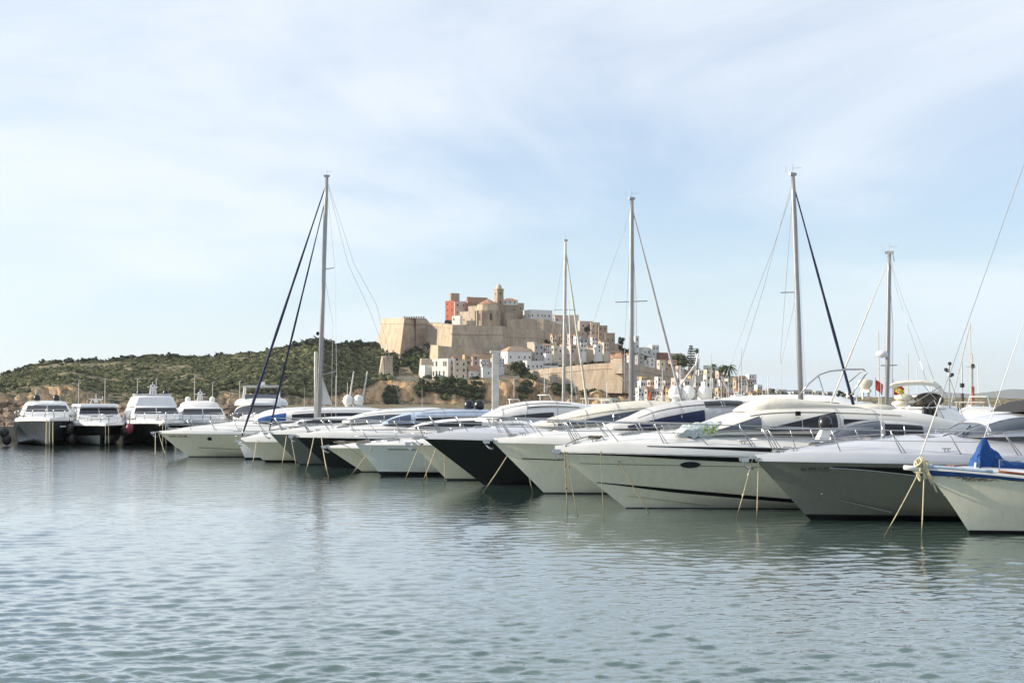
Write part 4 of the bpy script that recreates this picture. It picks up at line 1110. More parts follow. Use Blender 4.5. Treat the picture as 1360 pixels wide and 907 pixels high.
b = bod('cream yacht with covered foredeck and tubular rail arch beyond the pier', 1218, 58, 1.5, [(.9, .6, 1.5, 1.9), (1.3, 1.1, 1.5, 2.9), (2.0, 1.4, 1.5, 3.32), (3.2, 1.5, 1.5, 3.32), (3.8, 1.5, 1.5, 3.1), (4.4, 1.3, 1.5, 2.2)], 'canvas_cream', [(1.5, 3.9, (.30, .25), (.42, .38), 'canvas_grey', False)], hull='hull_cream', L=8.5, B=3.4)
root = b.root; inv = (Matrix.Translation(root.location) @ root.rotation_euler.to_matrix().to_4x4()).inverted()
mb = MB(); mb.tube([inv @ P(*q) for q in ((1062, 524, 57), (1075, 509, 57), (1088, 498, 57), (1102, 493, 57), (1125, 490.5, 57.5), (1147, 490.5, 58), (1151, 495, 58), (1143, 507, 58), (1130, 524, 58))], .035, 7)
mb.tube([inv @ P(*q) for q in ((1087, 499, 57), (1095, 524, 57))], .022, 6); mb.tube([inv @ P(*q) for q in ((1128, 507, 60), (1147, 491, 58))], .022, 6)
mb.build('rail_arch', 'steel', root, smooth=True)
mb = MB()
for px in (1146, 1153.5): mb.tube([inv @ P(px, 530, 58.5), inv @ P(px, 513, 58.5)], .05, 7)
mb.box(inv @ P(1150, 519, 58.4), (.12, .5, .12)); post = mb.build('radar_post', 'canvas_cream', root)
mb = MB(); c = inv @ P(1149.5, 516, 58.5); mb.lathe((c.x, c.y, c.z), [(.05, -.1), (.16, .0), (.28, .16), (.30, .32), (.26, .36), (.02, .38)], 14); mb.build('radar_cover', 'canvas_cream', post, smooth=True)
def flag(label, px, py, d, m, w=.35, h_=.35, stripe=None):
    t = thing('flag', label, 'flag', P(px, py + 22, d))
    l = 22 / FOC * d
    mb = MB(); mb.tube([(0, 0, 0), (.0, 0, l * 1.15)], .014, 5); mb.build('flag_pole', 'steel', t)
    def part(z0, z1, mm, nm):
        mb = MB(); mb.grid([[Vector((w * u * (.8 - .1 * v), .05 * math.sin(u * 7 + v), l - h_ * lerp(z0, z1, v) - .35 * h_ * u ** 1.3 * 1.6)) for v in (0, .5, 1)] for u in [k / 8 for k in range(9)]]); mb.build(nm, mm, t, smooth=True)
    if stripe: part(0, .25, stripe, 'flag_stripe'); part(.25, .75, m, 'flag_cloth'); part(.75, 1, stripe, 'flag_stripe')
    else: part(0, 1, m, 'flag_cloth')
flag('small red ensign on a slanted staff beside the cream radar posts', 1163, 504, 58, 'red', .40, .42)
flag('drooping yellow and red striped flag left of the cream bimini', 1187, 507, 57, 'yellow', .55, .5, 'red')
flag('small red flag low among the boats right of the grey mast', 860, 517, 95, 'orange', .4, .6)
# flybridge cruiser with cream bimini, brown covered console
b = bod('white flybridge cruiser with cream bimini, brown covered helm and black fenders', 1292, 54, 1.6, [(.5, .7, 1.5, 1.9), (1.0, 1.2, 1.5, 2.8), (1.6, 1.6, 1.5, 3.2), (2.6, 1.65, 1.5, 3.25), (3.3, 1.6, 1.5, 3.1), (3.9, 1.3, 1.5, 2.3)], 'white', phi=204, hull='hull_white', L=8.5, B=3.6)
root = b.root; inv = (Matrix.Translation(root.location) @ root.rotation_euler.to_matrix().to_4x4()).inverted()
def PP(px, py, d): return inv @ P(px, py, d)
mb = MB(); rows = []
for i, (px, py) in enumerate([(1183, 511), (1190, 508), (1205, 506), (1225, 505.5), (1241, 507), (1248, 512), (1253, 519)]):
    rows.append([PP(px + (k - 2) * 1.0, py + .9 * abs(k - 2) ** 1.5 - 1, 52.2 + k * .5) for k in range(5)])
mb.grid(rows); rows2 = [[q - Vector((0, 0, .12)) for q in r] for r in rows]; mb.grid(rows2)
mb.grid([rows[0], rows2[0]]); mb.grid([rows[-1], rows2[-1]]); mb.grid([[r[0] for r in rows], [r[0] for r in rows2]]); mb.grid([[r[-1] for r in rows], [r[-1] for r in rows2]])
mb.build('bimini_top', 'canvas_cream', root)
mb = MB()
for D_ in (52.3, 54.1):
    mb.tube([PP(1186, 510, D_), PP(1205, 535, D_)], .018); mb.tube([PP(1250, 513, D_), PP(1212, 536, D_)], .018); mb.tube([PP(1253, 519, D_), PP(1265, 538, D_)], .018); mb.tube([PP(1222, 507, D_), PP(1243, 530, D_)], .014)
mb.build('bimini_frame', 'steel', root)
mb = MB(); c = PP(1234, 531, 53); mb.ellipsoid((c.x, c.y, c.z), (.60, .45, .27), 14, 8); mb.ellipsoid((c.x + .45, c.y, c.z - .08), (.25, .3, .2), 10, 6); mb.build('helm_cover', 'canvas_brown', root, smooth=True)
mb = MB()
for px, py, rr in ((1200, 528, .32), (1210, 533, .28), (1196, 536, .3), (1218, 538, .2)):
    c = PP(px, py, 53); mb.ellipsoid((c.x, c.y, c.z), (rr * 1.1, .35, rr * .42), 12, 7)
mb.build('seat_cover', 'canvas_cream', root, smooth=True)
mb = MB(); a, c = PP(1216, 541.5, 52.2), PP(1258, 541.5, 52.2); mb.box((a + c) / 2 + Vector((0, -.3, 0)), ((a - c).length, .9, .06)); mb.build('helm_deck', 'white', root)
for px in (1228, 1235, 1241):
    c = PP(px, 552, 51.6); mb = MB(); mb.lathe((c.x, c.y, c.z - .3), [(.02, 0), (.08, .04), (.10, .12), (.10, .5), (.07, .57), (.02, .6)], 10); mb.build('fender', 'rubber', root, smooth=True)
mb = MB(); mb.tube([PP(1232, 540, 51.8), PP(1240, 531, 51.8), PP(1262, 570, 51.6)], .02); mb.build('ladder', 'steel', root)
b = bod('white cruiser with square deckhouse behind the silver yacht windscreen at right', 1400, 52, 1.6, [(.8, .9, 1.5, 2.2), (1.4, 1.4, 1.5, 2.8), (2.0, 1.5, 1.5, 3.05), (2.8, 1.5, 1.5, 3.05), (3.3, 1.3, 1.5, 2.7)], 'white', [(1.4, 2.8, (.5, .5), (.8, .8), 'glass_grey', False)], phi=204, e=.35, L=8.5)
b = bod('grey canopied cruiser right of the brown covered helm', 1356, 66, 1.6, [(.8, .9, 1.5, 2.2), (1.4, 1.4, 1.5, 2.9), (2, 1.5, 1.5, 3.2), (2.8, 1.5, 1.5, 3.0), (3.4, 1.3, 1.5, 2.5)], 'canvas_grey', phi=206, L=8.5)
# low boat with dark windscreen and black dome between the silver and the striped yacht
b = Boat('white low sports boat with dark curved windscreen and a black dome on white foot', (1076, 588), 44.3, 5, 9.5, 1.5, ov=1.5, zb=1.62, zaft=1.5, group=G_NEAR, hull='hull_white', boot=.05, name='sports_boat', cat='sports boat')
b.deck('white', mould=.2, hmax=.42, crown_to=.3)
lf = b.sup([(1092, 585, 580, .3), (1112, 584, 568, .5), (1140, 583, 560, .62), (1172, 583, 558.5, .65), (1215, 583, 563, .62), (1240, 583, 572, .5)], 'canvas_grey', 'windscreen_frame')
b.win(lf, 1106, 1170, (.2, .2), (.9, .9), 'glass_grey', 'windscreen', wrap=True); b.win(lf, 1174, 1225, (.2, .2), (.8, .8), 'glass', 'side_window')
s0 = b.S(1094.5, 0); dome(b.root, (s0, -.05, b.Zp(570, s0, 0)), .225, 'dome_black', .16)
mb = MB(); mb.box((s0 + .1, 0, b.Zp(577, s0, 0)), (.7, .5, .3), taper=.6); mb.build('dome_platform', 'white', b.root)

# three big white domes on a superyacht
b = bod('large white yacht carrying three big satellite domes in a row', 862, 120, 2.2, [(3, 1.2, 2, 2.6), (5, 2.2, 2, 3.4), (8, 2.5, 2, 3.9), (15, 2.5, 2, 3.9), (18, 2.2, 2, 3.2)], 'white', [(5, 16, (.35, .35), (.75, .75), 'glass', False)], L=19, B=5.4, phi=-20)
root = b.root; inv = (Matrix.Translation(root.location) @ root.rotation_euler.to_matrix().to_4x4()).inverted()
for px, mm in ((896.5, 'dome_white'), (914.5, 'dome_white'), (935, 'dome_white')):
    c = inv @ P(px, 529, 121); dome(root, c, .56, mm, .3)

# ============ harbour behind: small craft built once and copied ============
def proto(kind, label):
    t = thing('harbour_boat', label, 'boat', (0, 300, 0), 0, 'small white boats moored below the old town')
    h = Hull(9, 3.2, 1.3, 1.1, 1.2); h.mesh().build('hull', 'hull_white' if kind != 1 else 'hull_slate', t, angle=35)
    deck_mesh(h, .12, .3, .4).build('deck', 'white', t, angle=40)
    if kind == 0:
        lf = Loft([(2.6, .7, 1.2, 1.6), (3.6, 1.2, 1.2, 2.4), (5, 1.3, 1.2, 2.6), (8, 1.2, 1.2, 2.5)], .4); o = lf.mesh().build('cabin', 'white', t, angle=50)
        [lf.patch(3.1, 7.4, (.45, .45), (.8, .8), sides=(q,)).build('window', 'glass', o) for q in (0, 1)]
        mb = MB(); mb.tube([(5, -.7, 2.5), (5.4, -.5, 3.2), (5.4, .5, 3.2), (5, .7, 2.5)], .06); mb.box((5.5, 0, 3.2), (.6, .9, .08)); mb.tube([(5.4, 0, 3.4), (5.4, 0, 5.2)], .03); mb.build('radar_arch', 'white', t)
    elif kind == 1:
        lf = Loft([(2.6, .7, 1.2, 1.5), (3.6, 1.1, 1.2, 2.0), (5, 1.2, 1.2, 2.3), (7.5, 1.2, 1.2, 2.2)], .5); o = lf.mesh().build('cabin', 'canvas_white', t, angle=50)
        lf.patch(3.1, 5, (.4, .4), (.8, .8), wrap=True).build('window', 'glass', o)
        mb = MB(); mb.box((6.5, 0, 2.9), (2.6, 2.2, .10)); 
        for x_ in (5.4, 7.6):
            for y_ in (-1, 1): mb.tube([(x_, y_, 2.0), (x_, y_, 2.9)], .03)
        mb.build('bimini_top', 'canvas_cream', t)
    else:
        lf = Loft([(2.6, .6, 1.2, 1.4), (3.4, .9, 1.2, 1.7), (7, .95, 1.2, 1.7)], .4); o = lf.mesh().build('cabin', 'white', t, angle=50)
        mb = MB(); mb.tube([(3.8, 0, 1.5), (3.8, 0, 11.5)], [.07, .05]); ms = mb.build('mast', 'mast_white', t)
        mb = MB(); mb.tube([(3.8, 0, 2.6), (7.6, 0, 2.7)], .14, 8); mb.build('sail_cover', 'canvas_blue', ms)
        mb = MB(); mb.tube([(3.8, 0, 11.4), (.2, 0, 1.3)], .05); mb.tube([(3.8, 0, 11.4), (8.8, 0, 1.2)], .015); mb.tube([(3.8, -.7, 7), (3.8, .7, 7)], .03); mb.build('stay', 'mast_white', ms)
    return t
rng = random.Random(31)
KN = ['white cabin boat with thin radar arch', 'slate hulled boat with cream bimini', 'small white sailing boat with bare mast']
near_ref = ['left of the three big domes', 'behind the three big domes', 'right of the three big domes', 'near the grey mast below the rampart corner', 'below the orange cliff']
plan = []
for i in range(20): plan.append((838 + i * 8.6 + rng.uniform(-3, 3), rng.uniform(140, 235), [0, 0, 1, 0, 1, 0][i % 6]))
plan += [(770, 165, 0), (722, 150, 0), (790, 190, 1), (812, 150, 0), (508, 170, 0), (440, 160, 0), (1012, 170, 0), (1030, 210, 1), (1095, 190, 0), (1010, 240, 0), (975, 120, 0), (958, 125, 1), (996, 130, 0), (1240, 112, 0), (1278, 122, 1), (1304, 108, 0), (1338, 116, 1), (1256, 150, 2), (1130, 120, 0), (690, 140, 1)]
plan.sort(); protos = {}
ordw = ['first', 'second', 'third', 'fourth', 'fifth', 'sixth', 'seventh', 'eighth', 'ninth', 'tenth', 'eleventh', 'twelfth', 'thirteenth', 'fourteenth', 'fifteenth', 'sixteenth', 'seventeenth', 'eighteenth', 'nineteenth', 'twentieth', 'twenty first', 'twenty second', 'twenty third', 'twenty fourth', 'twenty fifth', 'twenty sixth', 'twenty seventh', 'twenty eighth', 'twenty ninth', 'thirtieth', 'thirty first', 'thirty second']
cnt = [0, 0, 0]
for px, d, k in plan:
    lab = '%s, %s such harbour boat from the left' % (KN[k], ordw[cnt[k]]); cnt[k] += 1
    rz = rng.uniform(0, 2 * PI); loc = (X(px, d, 0), d, 0); sc = rng.uniform(1.0, 1.35)
    if k not in protos: protos[k] = proto(k, lab); o = protos[k]; o.location = loc; o.rotation_euler = (0, 0, rz)
    else: copy_tree(protos[k], loc, rz, lab, sc)

# signal masts at the right
def signal(label, px, d, ytop, w, segs, lights):
    t = thing('signal_mast', label, 'mast', (X(px, d, 1.0), d, 1.0)); H = Z(ytop, d) - 1.0; z = 0
    for fr, mm, rr in segs:
        mb = MB(); mb.tube([(0, 0, z * H), (0, 0, (z + fr) * H)], rr, 8); mb.build('mast_section', mm, t); z += fr
    for f, x_ in lights:
        mb = MB(); mb.lathe((x_, 0, f * H), [(.02, 0), (w, .02), (w, .9 * w * 2), (.02, w * 2)], 10); mb.tube([(0, 0, f * H), (x_, 0, f * H)], .03, 5); mb.build('lamp', 'rubber', t)
    return t
t = signal('thin mast with three dark lamps beside the cream bimini', 1262, 56, 484, .07, [(1.0, 'mast_white', .035)], [(.99, .03), (.93, -.12), (.88, .12)])
mb = MB(); 
for q in ((-.6, 0, 2.0), (.15, .3, 1.5), (.9, 0, .8)): mb.tube([(0, 0, Z(500, 56) - 1.0), q], .012, 5)
mb.build('stay', 'wire', t)
signal('distant thin dark mast with crossbar at right', 1278.5, 190, 480, .3, [(.12, 'wood', .40), (.33, 'canvas_brown', .20), (.55, 'wire', .08)], [(.55, .0)])
signal('distant tall mast with orange lower tube and white base at right', 1292.5, 190, 470, .3, [(.22, 'white', .9), (.28, 'orange', .22), (.50, 'mast_white', .09)], [(.78, .0)])
# thin far rigs
for i, (px, yb, yt, d, lab) in enumerate([(1168, 540, 440, 150, 'faint thin mast left of the radar mast'), (1207, 530, 470, 150, 'faint thin mast above the cream bimini'), (985, 530, 462, 210, 'thin pale mast above the waterfront palms'), (945, 530, 470, 200, 'thin leaning mast between the domes and the brick building'),
        (880, 520, 490, 180, 'thin pale mast above the small harbour boats')]):
    o = MB().tube([(X(px, d, 1.), d, .5), (X(px, d, 1.), d, Z(yt, d))], [.09, .05], 6).build('distant_mast', 'mast_white'); tag(o, lab, 'mast', 'distant bare masts')
for (a, c, lab) in (((898, 520), (923, 485), 'leaning pale spar left of the middle big dome'), ((918, 520), (927, 470), 'thin leaning white spar behind the middle big dome'), ((968, 520), (958, 500), 'short leaning spar right of the brick red building')):
    o = MB().tube([P(*a, 122), P(*c, 122)], [.10, .08], 6).build('leaning_spar', 'mast_white'); tag(o, lab, 'spar')

# ============ pier and quay ============
mb = MB()
mb.prism([(27, 36), (30, 37.5), (-1.5, 94), (-4.5, 92.5)], -1.5, .95); o = mb.build('pier', 'concrete'); tag(o, kind='structure')
mb = MB(); mb.prism([(-110, 127), (-6, 127), (-6, 420), (-330, 420)], -1.5, 1.2); o = mb.build('quay', 'concrete'); tag(o, kind='structure')
V_, F_ = [], []; rgr = random.Random(8); bm = bmesh.new(); bmesh.ops.create_icosphere(bm, subdivisions=2, radius=1); IV = [tuple(v.co) for v in bm.verts]; IF = [tuple(v.index for v in f.verts) for f in bm.faces]; bm.free()
for i in range(1100):
    x = rgr.uniform(-58, -20); u = rgr.random(); r = rgr.uniform(.22, .62); y = 128.5 + 5 * u; z = -.2 + 3.2 * u + .5 * math.sin(x * .35); s_ = rgr.uniform(0, 99); o_ = len(V_)
    for (p, q, w) in IV:
        k = .62 + .85 * abs(mnoise.noise(Vector((p * 1.9 + s_, q * 1.9, w * 1.9))))
        V_.append((x + p * r * k * 1.2, y + q * r * k, z + w * r * k * .8))
    F_ += [tuple(j + o_ for j in f) for f in IF]
me = bpy.data.meshes.new('rocks'); me.from_pydata(V_, [], F_); me.materials.append(mat('boulders', (.34, .25, .17), .95, var=.6, vscale=.5, bump=.6, bscale=4)); o = bpy.data.objects.new('rocks', me); C.objects.link(o); tag(o, kind='stuff')
o['label'] = 'brown boulder bank of the breakwater behind the quay yachts'; o['category'] = 'rocks'

# ============ water ============
def build_water():
    rs = [0.5]
    while rs[-1] < 250:
        r = rs[-1]; rs.append(r + max(.028, r * r * .00011 if r > 14 else .16) if r > 11 else r + .4)
    while rs[-1] < 30000: rs.append(rs[-1] * 1.09)
    rs = np.array(rs)
    th = np.concatenate([np.linspace(-PI, -R(26), 60, endpoint=False), np.linspace(-R(26), R(26), 900), np.linspace(R(26), PI, 61)[1:]])
    Rr, T = np.meshgrid(rs, th, indexing='ij')
    Xx = Rr * np.sin(T); Yy = Rr * np.cos(T)
    g = np.random.default_rng(4); Zz = np.zeros_like(Xx)
    step = np.maximum(Rr * (R(52) / 900), np.gradient(rs)[:, None])
    patch = .5 + .5 * np.sin(Xx * .11 + 1.3 * np.sin(Yy * .07)) * np.sin(Yy * .09 + 1.1 * np.sin(Xx * .05 + 1))
    amp_f = .55 + .75 * patch
    for i in range(110):
        lam = .11 * (.95 / .11) ** (g.random() ** 1.0)
        k = 2 * PI / lam
        ang = R(-9) + g.normal(0, .45)
        kx, ky = k * math.sin(ang), k * math.cos(ang)
        a = .0150 * lam ** .68 * (.5 + g.random()) * .18
        fade = np.clip((lam / step - 2.2) / 2.5, 0, 1)
        ph = kx * Xx + ky * Yy + g.random() * 6.28 + .7 * np.sin(Xx * .31 + Yy * .22 + i)
        w = 1 - np.abs(np.sin(ph * .5))
        Zz += a * fade * amp_f * ((np.sin(ph) * .6) + (w * w * 1.6 - .6))
    nr, nt = Xx.shape
    co = np.stack([Xx, Yy, Zz], -1).reshape(-1, 3).astype(np.float32)
    i = np.arange(nr - 1)[:, None]; j = np.arange(nt - 1)[None, :]
    a = (i * nt + j); q = np.stack([a, a + 1, a + nt + 1, a + nt], -1).reshape(-1, 4)
    me = bpy.data.meshes.new('water')
    me.vertices.add(len(co)); me.vertices.foreach_set('co', co.ravel())
    me.loops.add(q.size); me.loops.foreach_set('vertex_index', q[:, ::-1].ravel().astype(np.int32))
    me.polygons.add(len(q)); me.polygons.foreach_set('loop_start', np.arange(0, q.size, 4, dtype=np.int32))
    me.polygons.foreach_set('loop_total', np.full(len(q), 4, np.int32))
    me.update(calc_edges=True); me.polygons.foreach_set('use_smooth', [True] * len(q))
    if me.polygons[100000].normal.z < 0: me.flip_normals()
    o = bpy.data.objects.new('water', me); C.objects.link(o); tag(o, kind='structure')
    m = bpy.data.materials.new('harbour_water'); m.use_nodes = True
    nt_ = m.node_tree; N, L = nt_.nodes, nt_.links; b = N['Principled BSDF']
    b.inputs['Base Color'].default_value = (.058, .108, .096, 1); b.inputs['Roughness'].default_value = .05; b.inputs['IOR'].default_value = 1.42
    b.inputs['Coat Weight'].default_value = 1; b.inputs['Coat IOR'].default_value = 1.42; b.inputs['Coat Roughness'].default_value = .06
    t = N.new('ShaderNodeTexCoord')
    h = None
    vl = N.new('ShaderNodeVectorMath'); vl.operation = 'LENGTH'; L.new(t.outputs['Object'], vl.inputs[0])
    fr = N.new('ShaderNodeMapRange'); fr.inputs['From Min'].default_value = 18; fr.inputs['From Max'].default_value = 95; fr.inputs['To Max'].default_value = 1.0; L.new(vl.outputs['Value'], fr.inputs['Value'])
    for sc, rot, dist, st in ((1.6, 8, .06, -1), (2.6, 14, .009, 1.0), (7.5, -20, .0065, 1.0), (19., 10, .0030, 1.0)):
        mp = N.new('ShaderNodeMapping'); mp.inputs['Rotation'].default_value = (0, 0, R(rot)); mp.inputs['Scale'].default_value = (.55, 1.0, 1.0); L.new(t.outputs['Object'], mp.inputs[0])
        n = N.new('ShaderNodeTexNoise'); n.inputs['Scale'].default_value = sc; n.inputs['Detail'].default_value = 3; L.new(mp.outputs[0], n.inputs['Vector'])
        bp = N.new('ShaderNodeBump'); bp.inputs['Strength'].default_value = abs(st); (L.new(fr.outputs[0], bp.inputs['Strength']) if st < 0 else None); bp.inputs['Distance'].default_value = dist; L.new(n.outputs['Fac'], bp.inputs['Height'])
        if h: L.new(h.outputs[0], bp.inputs['Normal'])
        h = bp
    L.new(h.outputs[0], b.inputs['Normal']); L.new(h.outputs[0], b.inputs['Coat Normal'])
    me.materials.append(m)
build_water()
# ============ terrain ============
RIDGE = [(-260, 512), (-100, 506), (0, 500), (50, 486), (100, 480), (150, 477), (200, 475), (250, 476), (280, 480), (300, 474), (350, 469), (400, 464), (420, 459), (450, 460), (490, 464), (520, 462), (550, 452), (600, 438),
         (640, 428), (700, 430), (740, 432), (780, 444), (820, 460), (860, 476), (900, 488), (950, 504), (1000, 517), (1050, 526), (1100, 529), (1600, 531)]
FOOT = [(-260, 600), (-100, 640), (250, 690), (420, 770), (480, 860), (850, 880), (900, 820), (1000, 780), (1600, 900)]
CLIFF = [(-260, 540), (-20, 528), (0, 522), (30, 524), (48, 519), (62, 516), (100, 517), (116, 524), (140, 536), (230, 538), (280, 529), (300, 524), (340, 522), (380, 526), (420, 531), (450, 526), (478, 516), (490, 512), (505, 506), (530, 505),
         (560, 506), (620, 505), (680, 503), (700, 504), (730, 512), (765, 521), (790, 520), (830, 521), (850, 531), (1600, 540)]
def nz(x, y, z, s): return mnoise.noise(Vector((x * s, y * s, z * s)))
def H(px, Y):
    yf = interp(px, FOOT); yr = 1060 if px > 480 else interp(px, [(-260, 850), (420, 930), (480, 1060)])
    zr = Z(interp(px, RIDGE), yr); zc = max(1.6, Z(interp(px, CLIFF), yf + 12))
    if Y < yf - 2: return 1.2
    if Y < yf + 14: return lerp(1.2, zc, sstep((Y - yf + 2) / 16))
    if Y < yr: return zc + (zr - zc) * ((Y - yf - 14) / (yr - yf - 14)) ** interp(px, [(440, .92), (520, 1.5), (700, 1.8), (800, 1.3), (900, 1.1)])
    return max(-2, zr - (Y - yr) * (.05 + zr * .0035))
def build_terrain():
    pxs = [-260 + 4 * i for i in range(60)] + [-20 + 2 * i for i in range(450)] + [880 + 4 * i for i in range(181)]
    Ys = [420 + 20 * i for i in range(8)] + [580 + 5 * i for i in range(112)] + [1150 + 25 * i for i in range(20)]
    vs_ = []
    for Y in Ys:
        for px in pxs:
            z = H(px, Y); x = (px - 680) / FOC * Y; yy = Y
            yf = interp(px, FOOT); yr = 1060 if px > 480 else interp(px, [(-260, 850), (420, 930), (480, 1060)])
            if Y > yf + 14:
                z += (2.2 * nz(x, Y, 0, .03) + 1.0 * nz(x, Y, 5, .11)) * min(1, (Y - yf - 14) / 30)
                if px < 480: z += 2.0 * nz(x, Y, 9, .018)
            elif Y > yf - 2:
                z += 2.5 * nz(x, 0, z, .10) + 1.0 * nz(x, 4, z, .3); yy += 11.0 * abs(nz(x + z * .35, 3, z * .3, .085)) + 5.0 * abs(nz(x + z * .4, 7, z * .4, .24)) - 3
            vs_.append((x, yy, z))
    n = len(pxs)
    fs = [(i * n + j, i * n + j + 1, (i + 1) * n + j + 1, (i + 1) * n + j) for i in range(len(Ys) - 1) for j in range(n - 1)]
    me = bpy.data.meshes.new('hillside'); me.from_pydata(vs_, [], fs)
    me.polygons.foreach_set('use_smooth', [True] * len(me.polygons))
    o = bpy.data.objects.new('hillside', me); C.objects.link(o); tag(o, kind='structure')
    m = bpy.data.materials.new('hill_ground'); m.use_nodes = True
    N, L = m.node_tree.nodes, m.node_tree.links; b = N['Principled BSDF']; b.inputs['Roughness'].default_value = .95; b.inputs['Specular IOR Level'].default_value = .1
    t = N.new('ShaderNodeTexCoord'); g = N.new('ShaderNodeNewGeometry'); s = N.new('ShaderNodeSeparateXYZ'); L.new(g.outputs['True Normal'], s.inputs[0])
    n1 = N.new('ShaderNodeTexNoise'); n1.inputs['Scale'].default_value = .30; n1.inputs['Detail'].default_value = 9; n1.inputs['Roughness'].default_value = .72; L.new(t.outputs['Object'], n1.inputs['Vector'])
    r = N.new('ShaderNodeValToRGB'); e = r.color_ramp.elements
    e[0].position = .36; e[0].color = (.075, .08, .04, 1); e[1].position = .66; e[1].color = (.50, .40, .28, 1)
    x = e.new(.50); x.color = (.17, .15, .09, 1); L.new(n1.outputs['Fac'], r.inputs[0])
    mp = N.new('ShaderNodeMapping'); mp.inputs['Scale'].default_value = (.22, .22, .07); L.new(t.outputs['Object'], mp.inputs[0])
    n2 = N.new('ShaderNodeTexNoise'); n2.inputs['Scale'].default_value = 1.0; n2.inputs['Detail'].default_value = 9; n2.inputs['Roughness'].default_value = .7; L.new(mp.outputs[0], n2.inputs['Vector'])
    r2 = N.new('ShaderNodeValToRGB'); e = r2.color_ramp.elements
    e[0].position = .34; e[0].color = (.14, .10, .06, 1); e[1].position = .68; e[1].color = (.70, .52, .33, 1); x = e.new(.5); x.color = (.56, .37, .20, 1); L.new(n2.outputs['Fac'], r2.inputs[0])
    mr = N.new('ShaderNodeMapRange'); mr.inputs['From Min'].default_value = .90; mr.inputs['From Max'].default_value = .80; L.new(s.outputs['Z'], mr.inputs['Value'])
    mx = N.new('ShaderNodeMix'); mx.data_type = 'RGBA'; L.new(mr.outputs[0], mx.inputs['Factor']); L.new(r.outputs[0], mx.inputs[6]); L.new(r2.outputs[0], mx.inputs[7]); L.new(mx.outputs[2], b.inputs['Base Color'])
    bp = N.new('ShaderNodeBump'); bp.inputs['Strength'].default_value = 1.0; bp.inputs['Distance'].default_value = 3.0; L.new(n2.outputs['Fac'], bp.inputs['Height']); L.new(bp.outputs[0], b.inputs['Normal'])
    me.materials.append(m)
build_terrain()
def Dhill(px, py):
    """distance at which the sight line through this photo pixel meets the hill"""
    k = P(px, py, 1000).z - HC
    Y = 560
    while Y < 1200:
        if H(px, Y) >= HC + k * Y / 1000: return Y
        Y += 3
    return 1058
def onhill(px, py): D = Dhill(px, py); return P(px, py, D)

# ============ foliage ============
def foliage_mat(name, c1, c2):
    m = bpy.data.materials.new(name); m.use_nodes = True
    N, L = m.node_tree.nodes, m.node_tree.links; b = N['Principled BSDF']; b.inputs['Roughness'].default_value = .8; b.inputs['Specular IOR Level'].default_value = .15
    g = N.new('ShaderNodeNewGeometry'); n = N.new('ShaderNodeTexNoise'); n.inputs['Scale'].default_value = .12; n.inputs['Detail'].default_value = 4
    L.new(g.outputs['Position'], n.inputs['Vector'])
    ad = N.new('ShaderNodeMath'); ad.operation = 'MULTIPLY_ADD'; ad.inputs[1].default_value = .28; L.new(g.outputs['Random Per Island'], ad.inputs[0]); L.new(n.outputs['Fac'], ad.inputs[2])
    r = N.new('ShaderNodeValToRGB'); r.color_ramp.elements[0].position = .45; r.color_ramp.elements[0].color = (*c1, 1); r.color_ramp.elements[1].position = .85; r.color_ramp.elements[1].color = (*c2, 1)
    L.new(ad.outputs[0], r.inputs[0]); L.new(r.outputs[0], b.inputs['Base Color'])
    return m
M['scrub'] = foliage_mat('scrub_leaves', (.035, .048, .020), (.17, .17, .075))
M['pine'] = foliage_mat('pine_leaves', (.020, .034, .014), (.085, .105, .035))
M['dark_leaf'] = foliage_mat('dark_leaves', (.014, .024, .012), (.055, .07, .03))
M['palm'] = foliage_mat('palm_leaves', (.03, .045, .018), (.09, .11, .045))
M['bougain'] = foliage_mat('red_bougainvillea', (.09, .012, .02), (.20, .03, .05))
M['bark'] = mat('bark', (.16, .12, .085), .9, var=.4, vscale=3)
def leafclump(V, F, c, rad, n, size, rg):
    cx, cy, cz = c
    for _ in range(n):
        while True:
            x, y, z = rg.uniform(-1, 1), rg.uniform(-1, 1), rg.uniform(-.75, 1)
            q = x * x + y * y + z * z
            if .30 < q < 1: break
        s = size * rg.uniform(.6, 1.3); a = rg.uniform(0, PI); tl = rg.uniform(-.9, .9)
        ux, uy, uz = math.cos(a) * s, math.sin(a) * s, rg.uniform(-.4, .4) * s
        vx, vy, vz = -math.sin(a) * s * math.cos(tl) * .8, math.cos(a) * s * math.cos(tl) * .8, s * math.sin(tl) + .35 * s
        px_, py_, pz_ = cx + x * rad[0], cy + y * rad[1], cz + z * rad[2]
        o = len(V)
        V += [(px_ - ux - vx, py_ - uy - vy, pz_ - uz - vz), (px_ + ux - vx * .6, py_ + uy - vy * .6, pz_ + uz - vz * .6), (px_ + ux * .7 + vx, py_ + uy * .7 + vy, pz_ + uz * .7 + vz), (px_ - ux * .8 + vx * .7, py_ - uy * .8 + vy * .7, pz_ - uz * .8 + vz * .7)]
        F.append((o, o + 1, o + 2, o + 3))
ICO = None
def core(V, F, c, rad, rg):
    global ICO
    if ICO is None:
        bm = bmesh.new(); bmesh.ops.create_icosphere(bm, subdivisions=2, radius=1); ICO = ([tuple(v.co) for v in bm.verts], [tuple(v.index for v in f.verts) for f in bm.faces]); bm.free()
    o = len(V); s = rg.uniform(0, 99)
    for x, y, z in ICO[0]:
        k = .80 + .42 * mnoise.noise(Vector((x * 1.7 + s, y * 1.7, z * 1.7)))
        V.append((c[0] + x * rad[0] * k, c[1] + y * rad[1] * k, c[2] + z * rad[2] * k))
    F += [tuple(i + o for i in f) for f in ICO[1]]
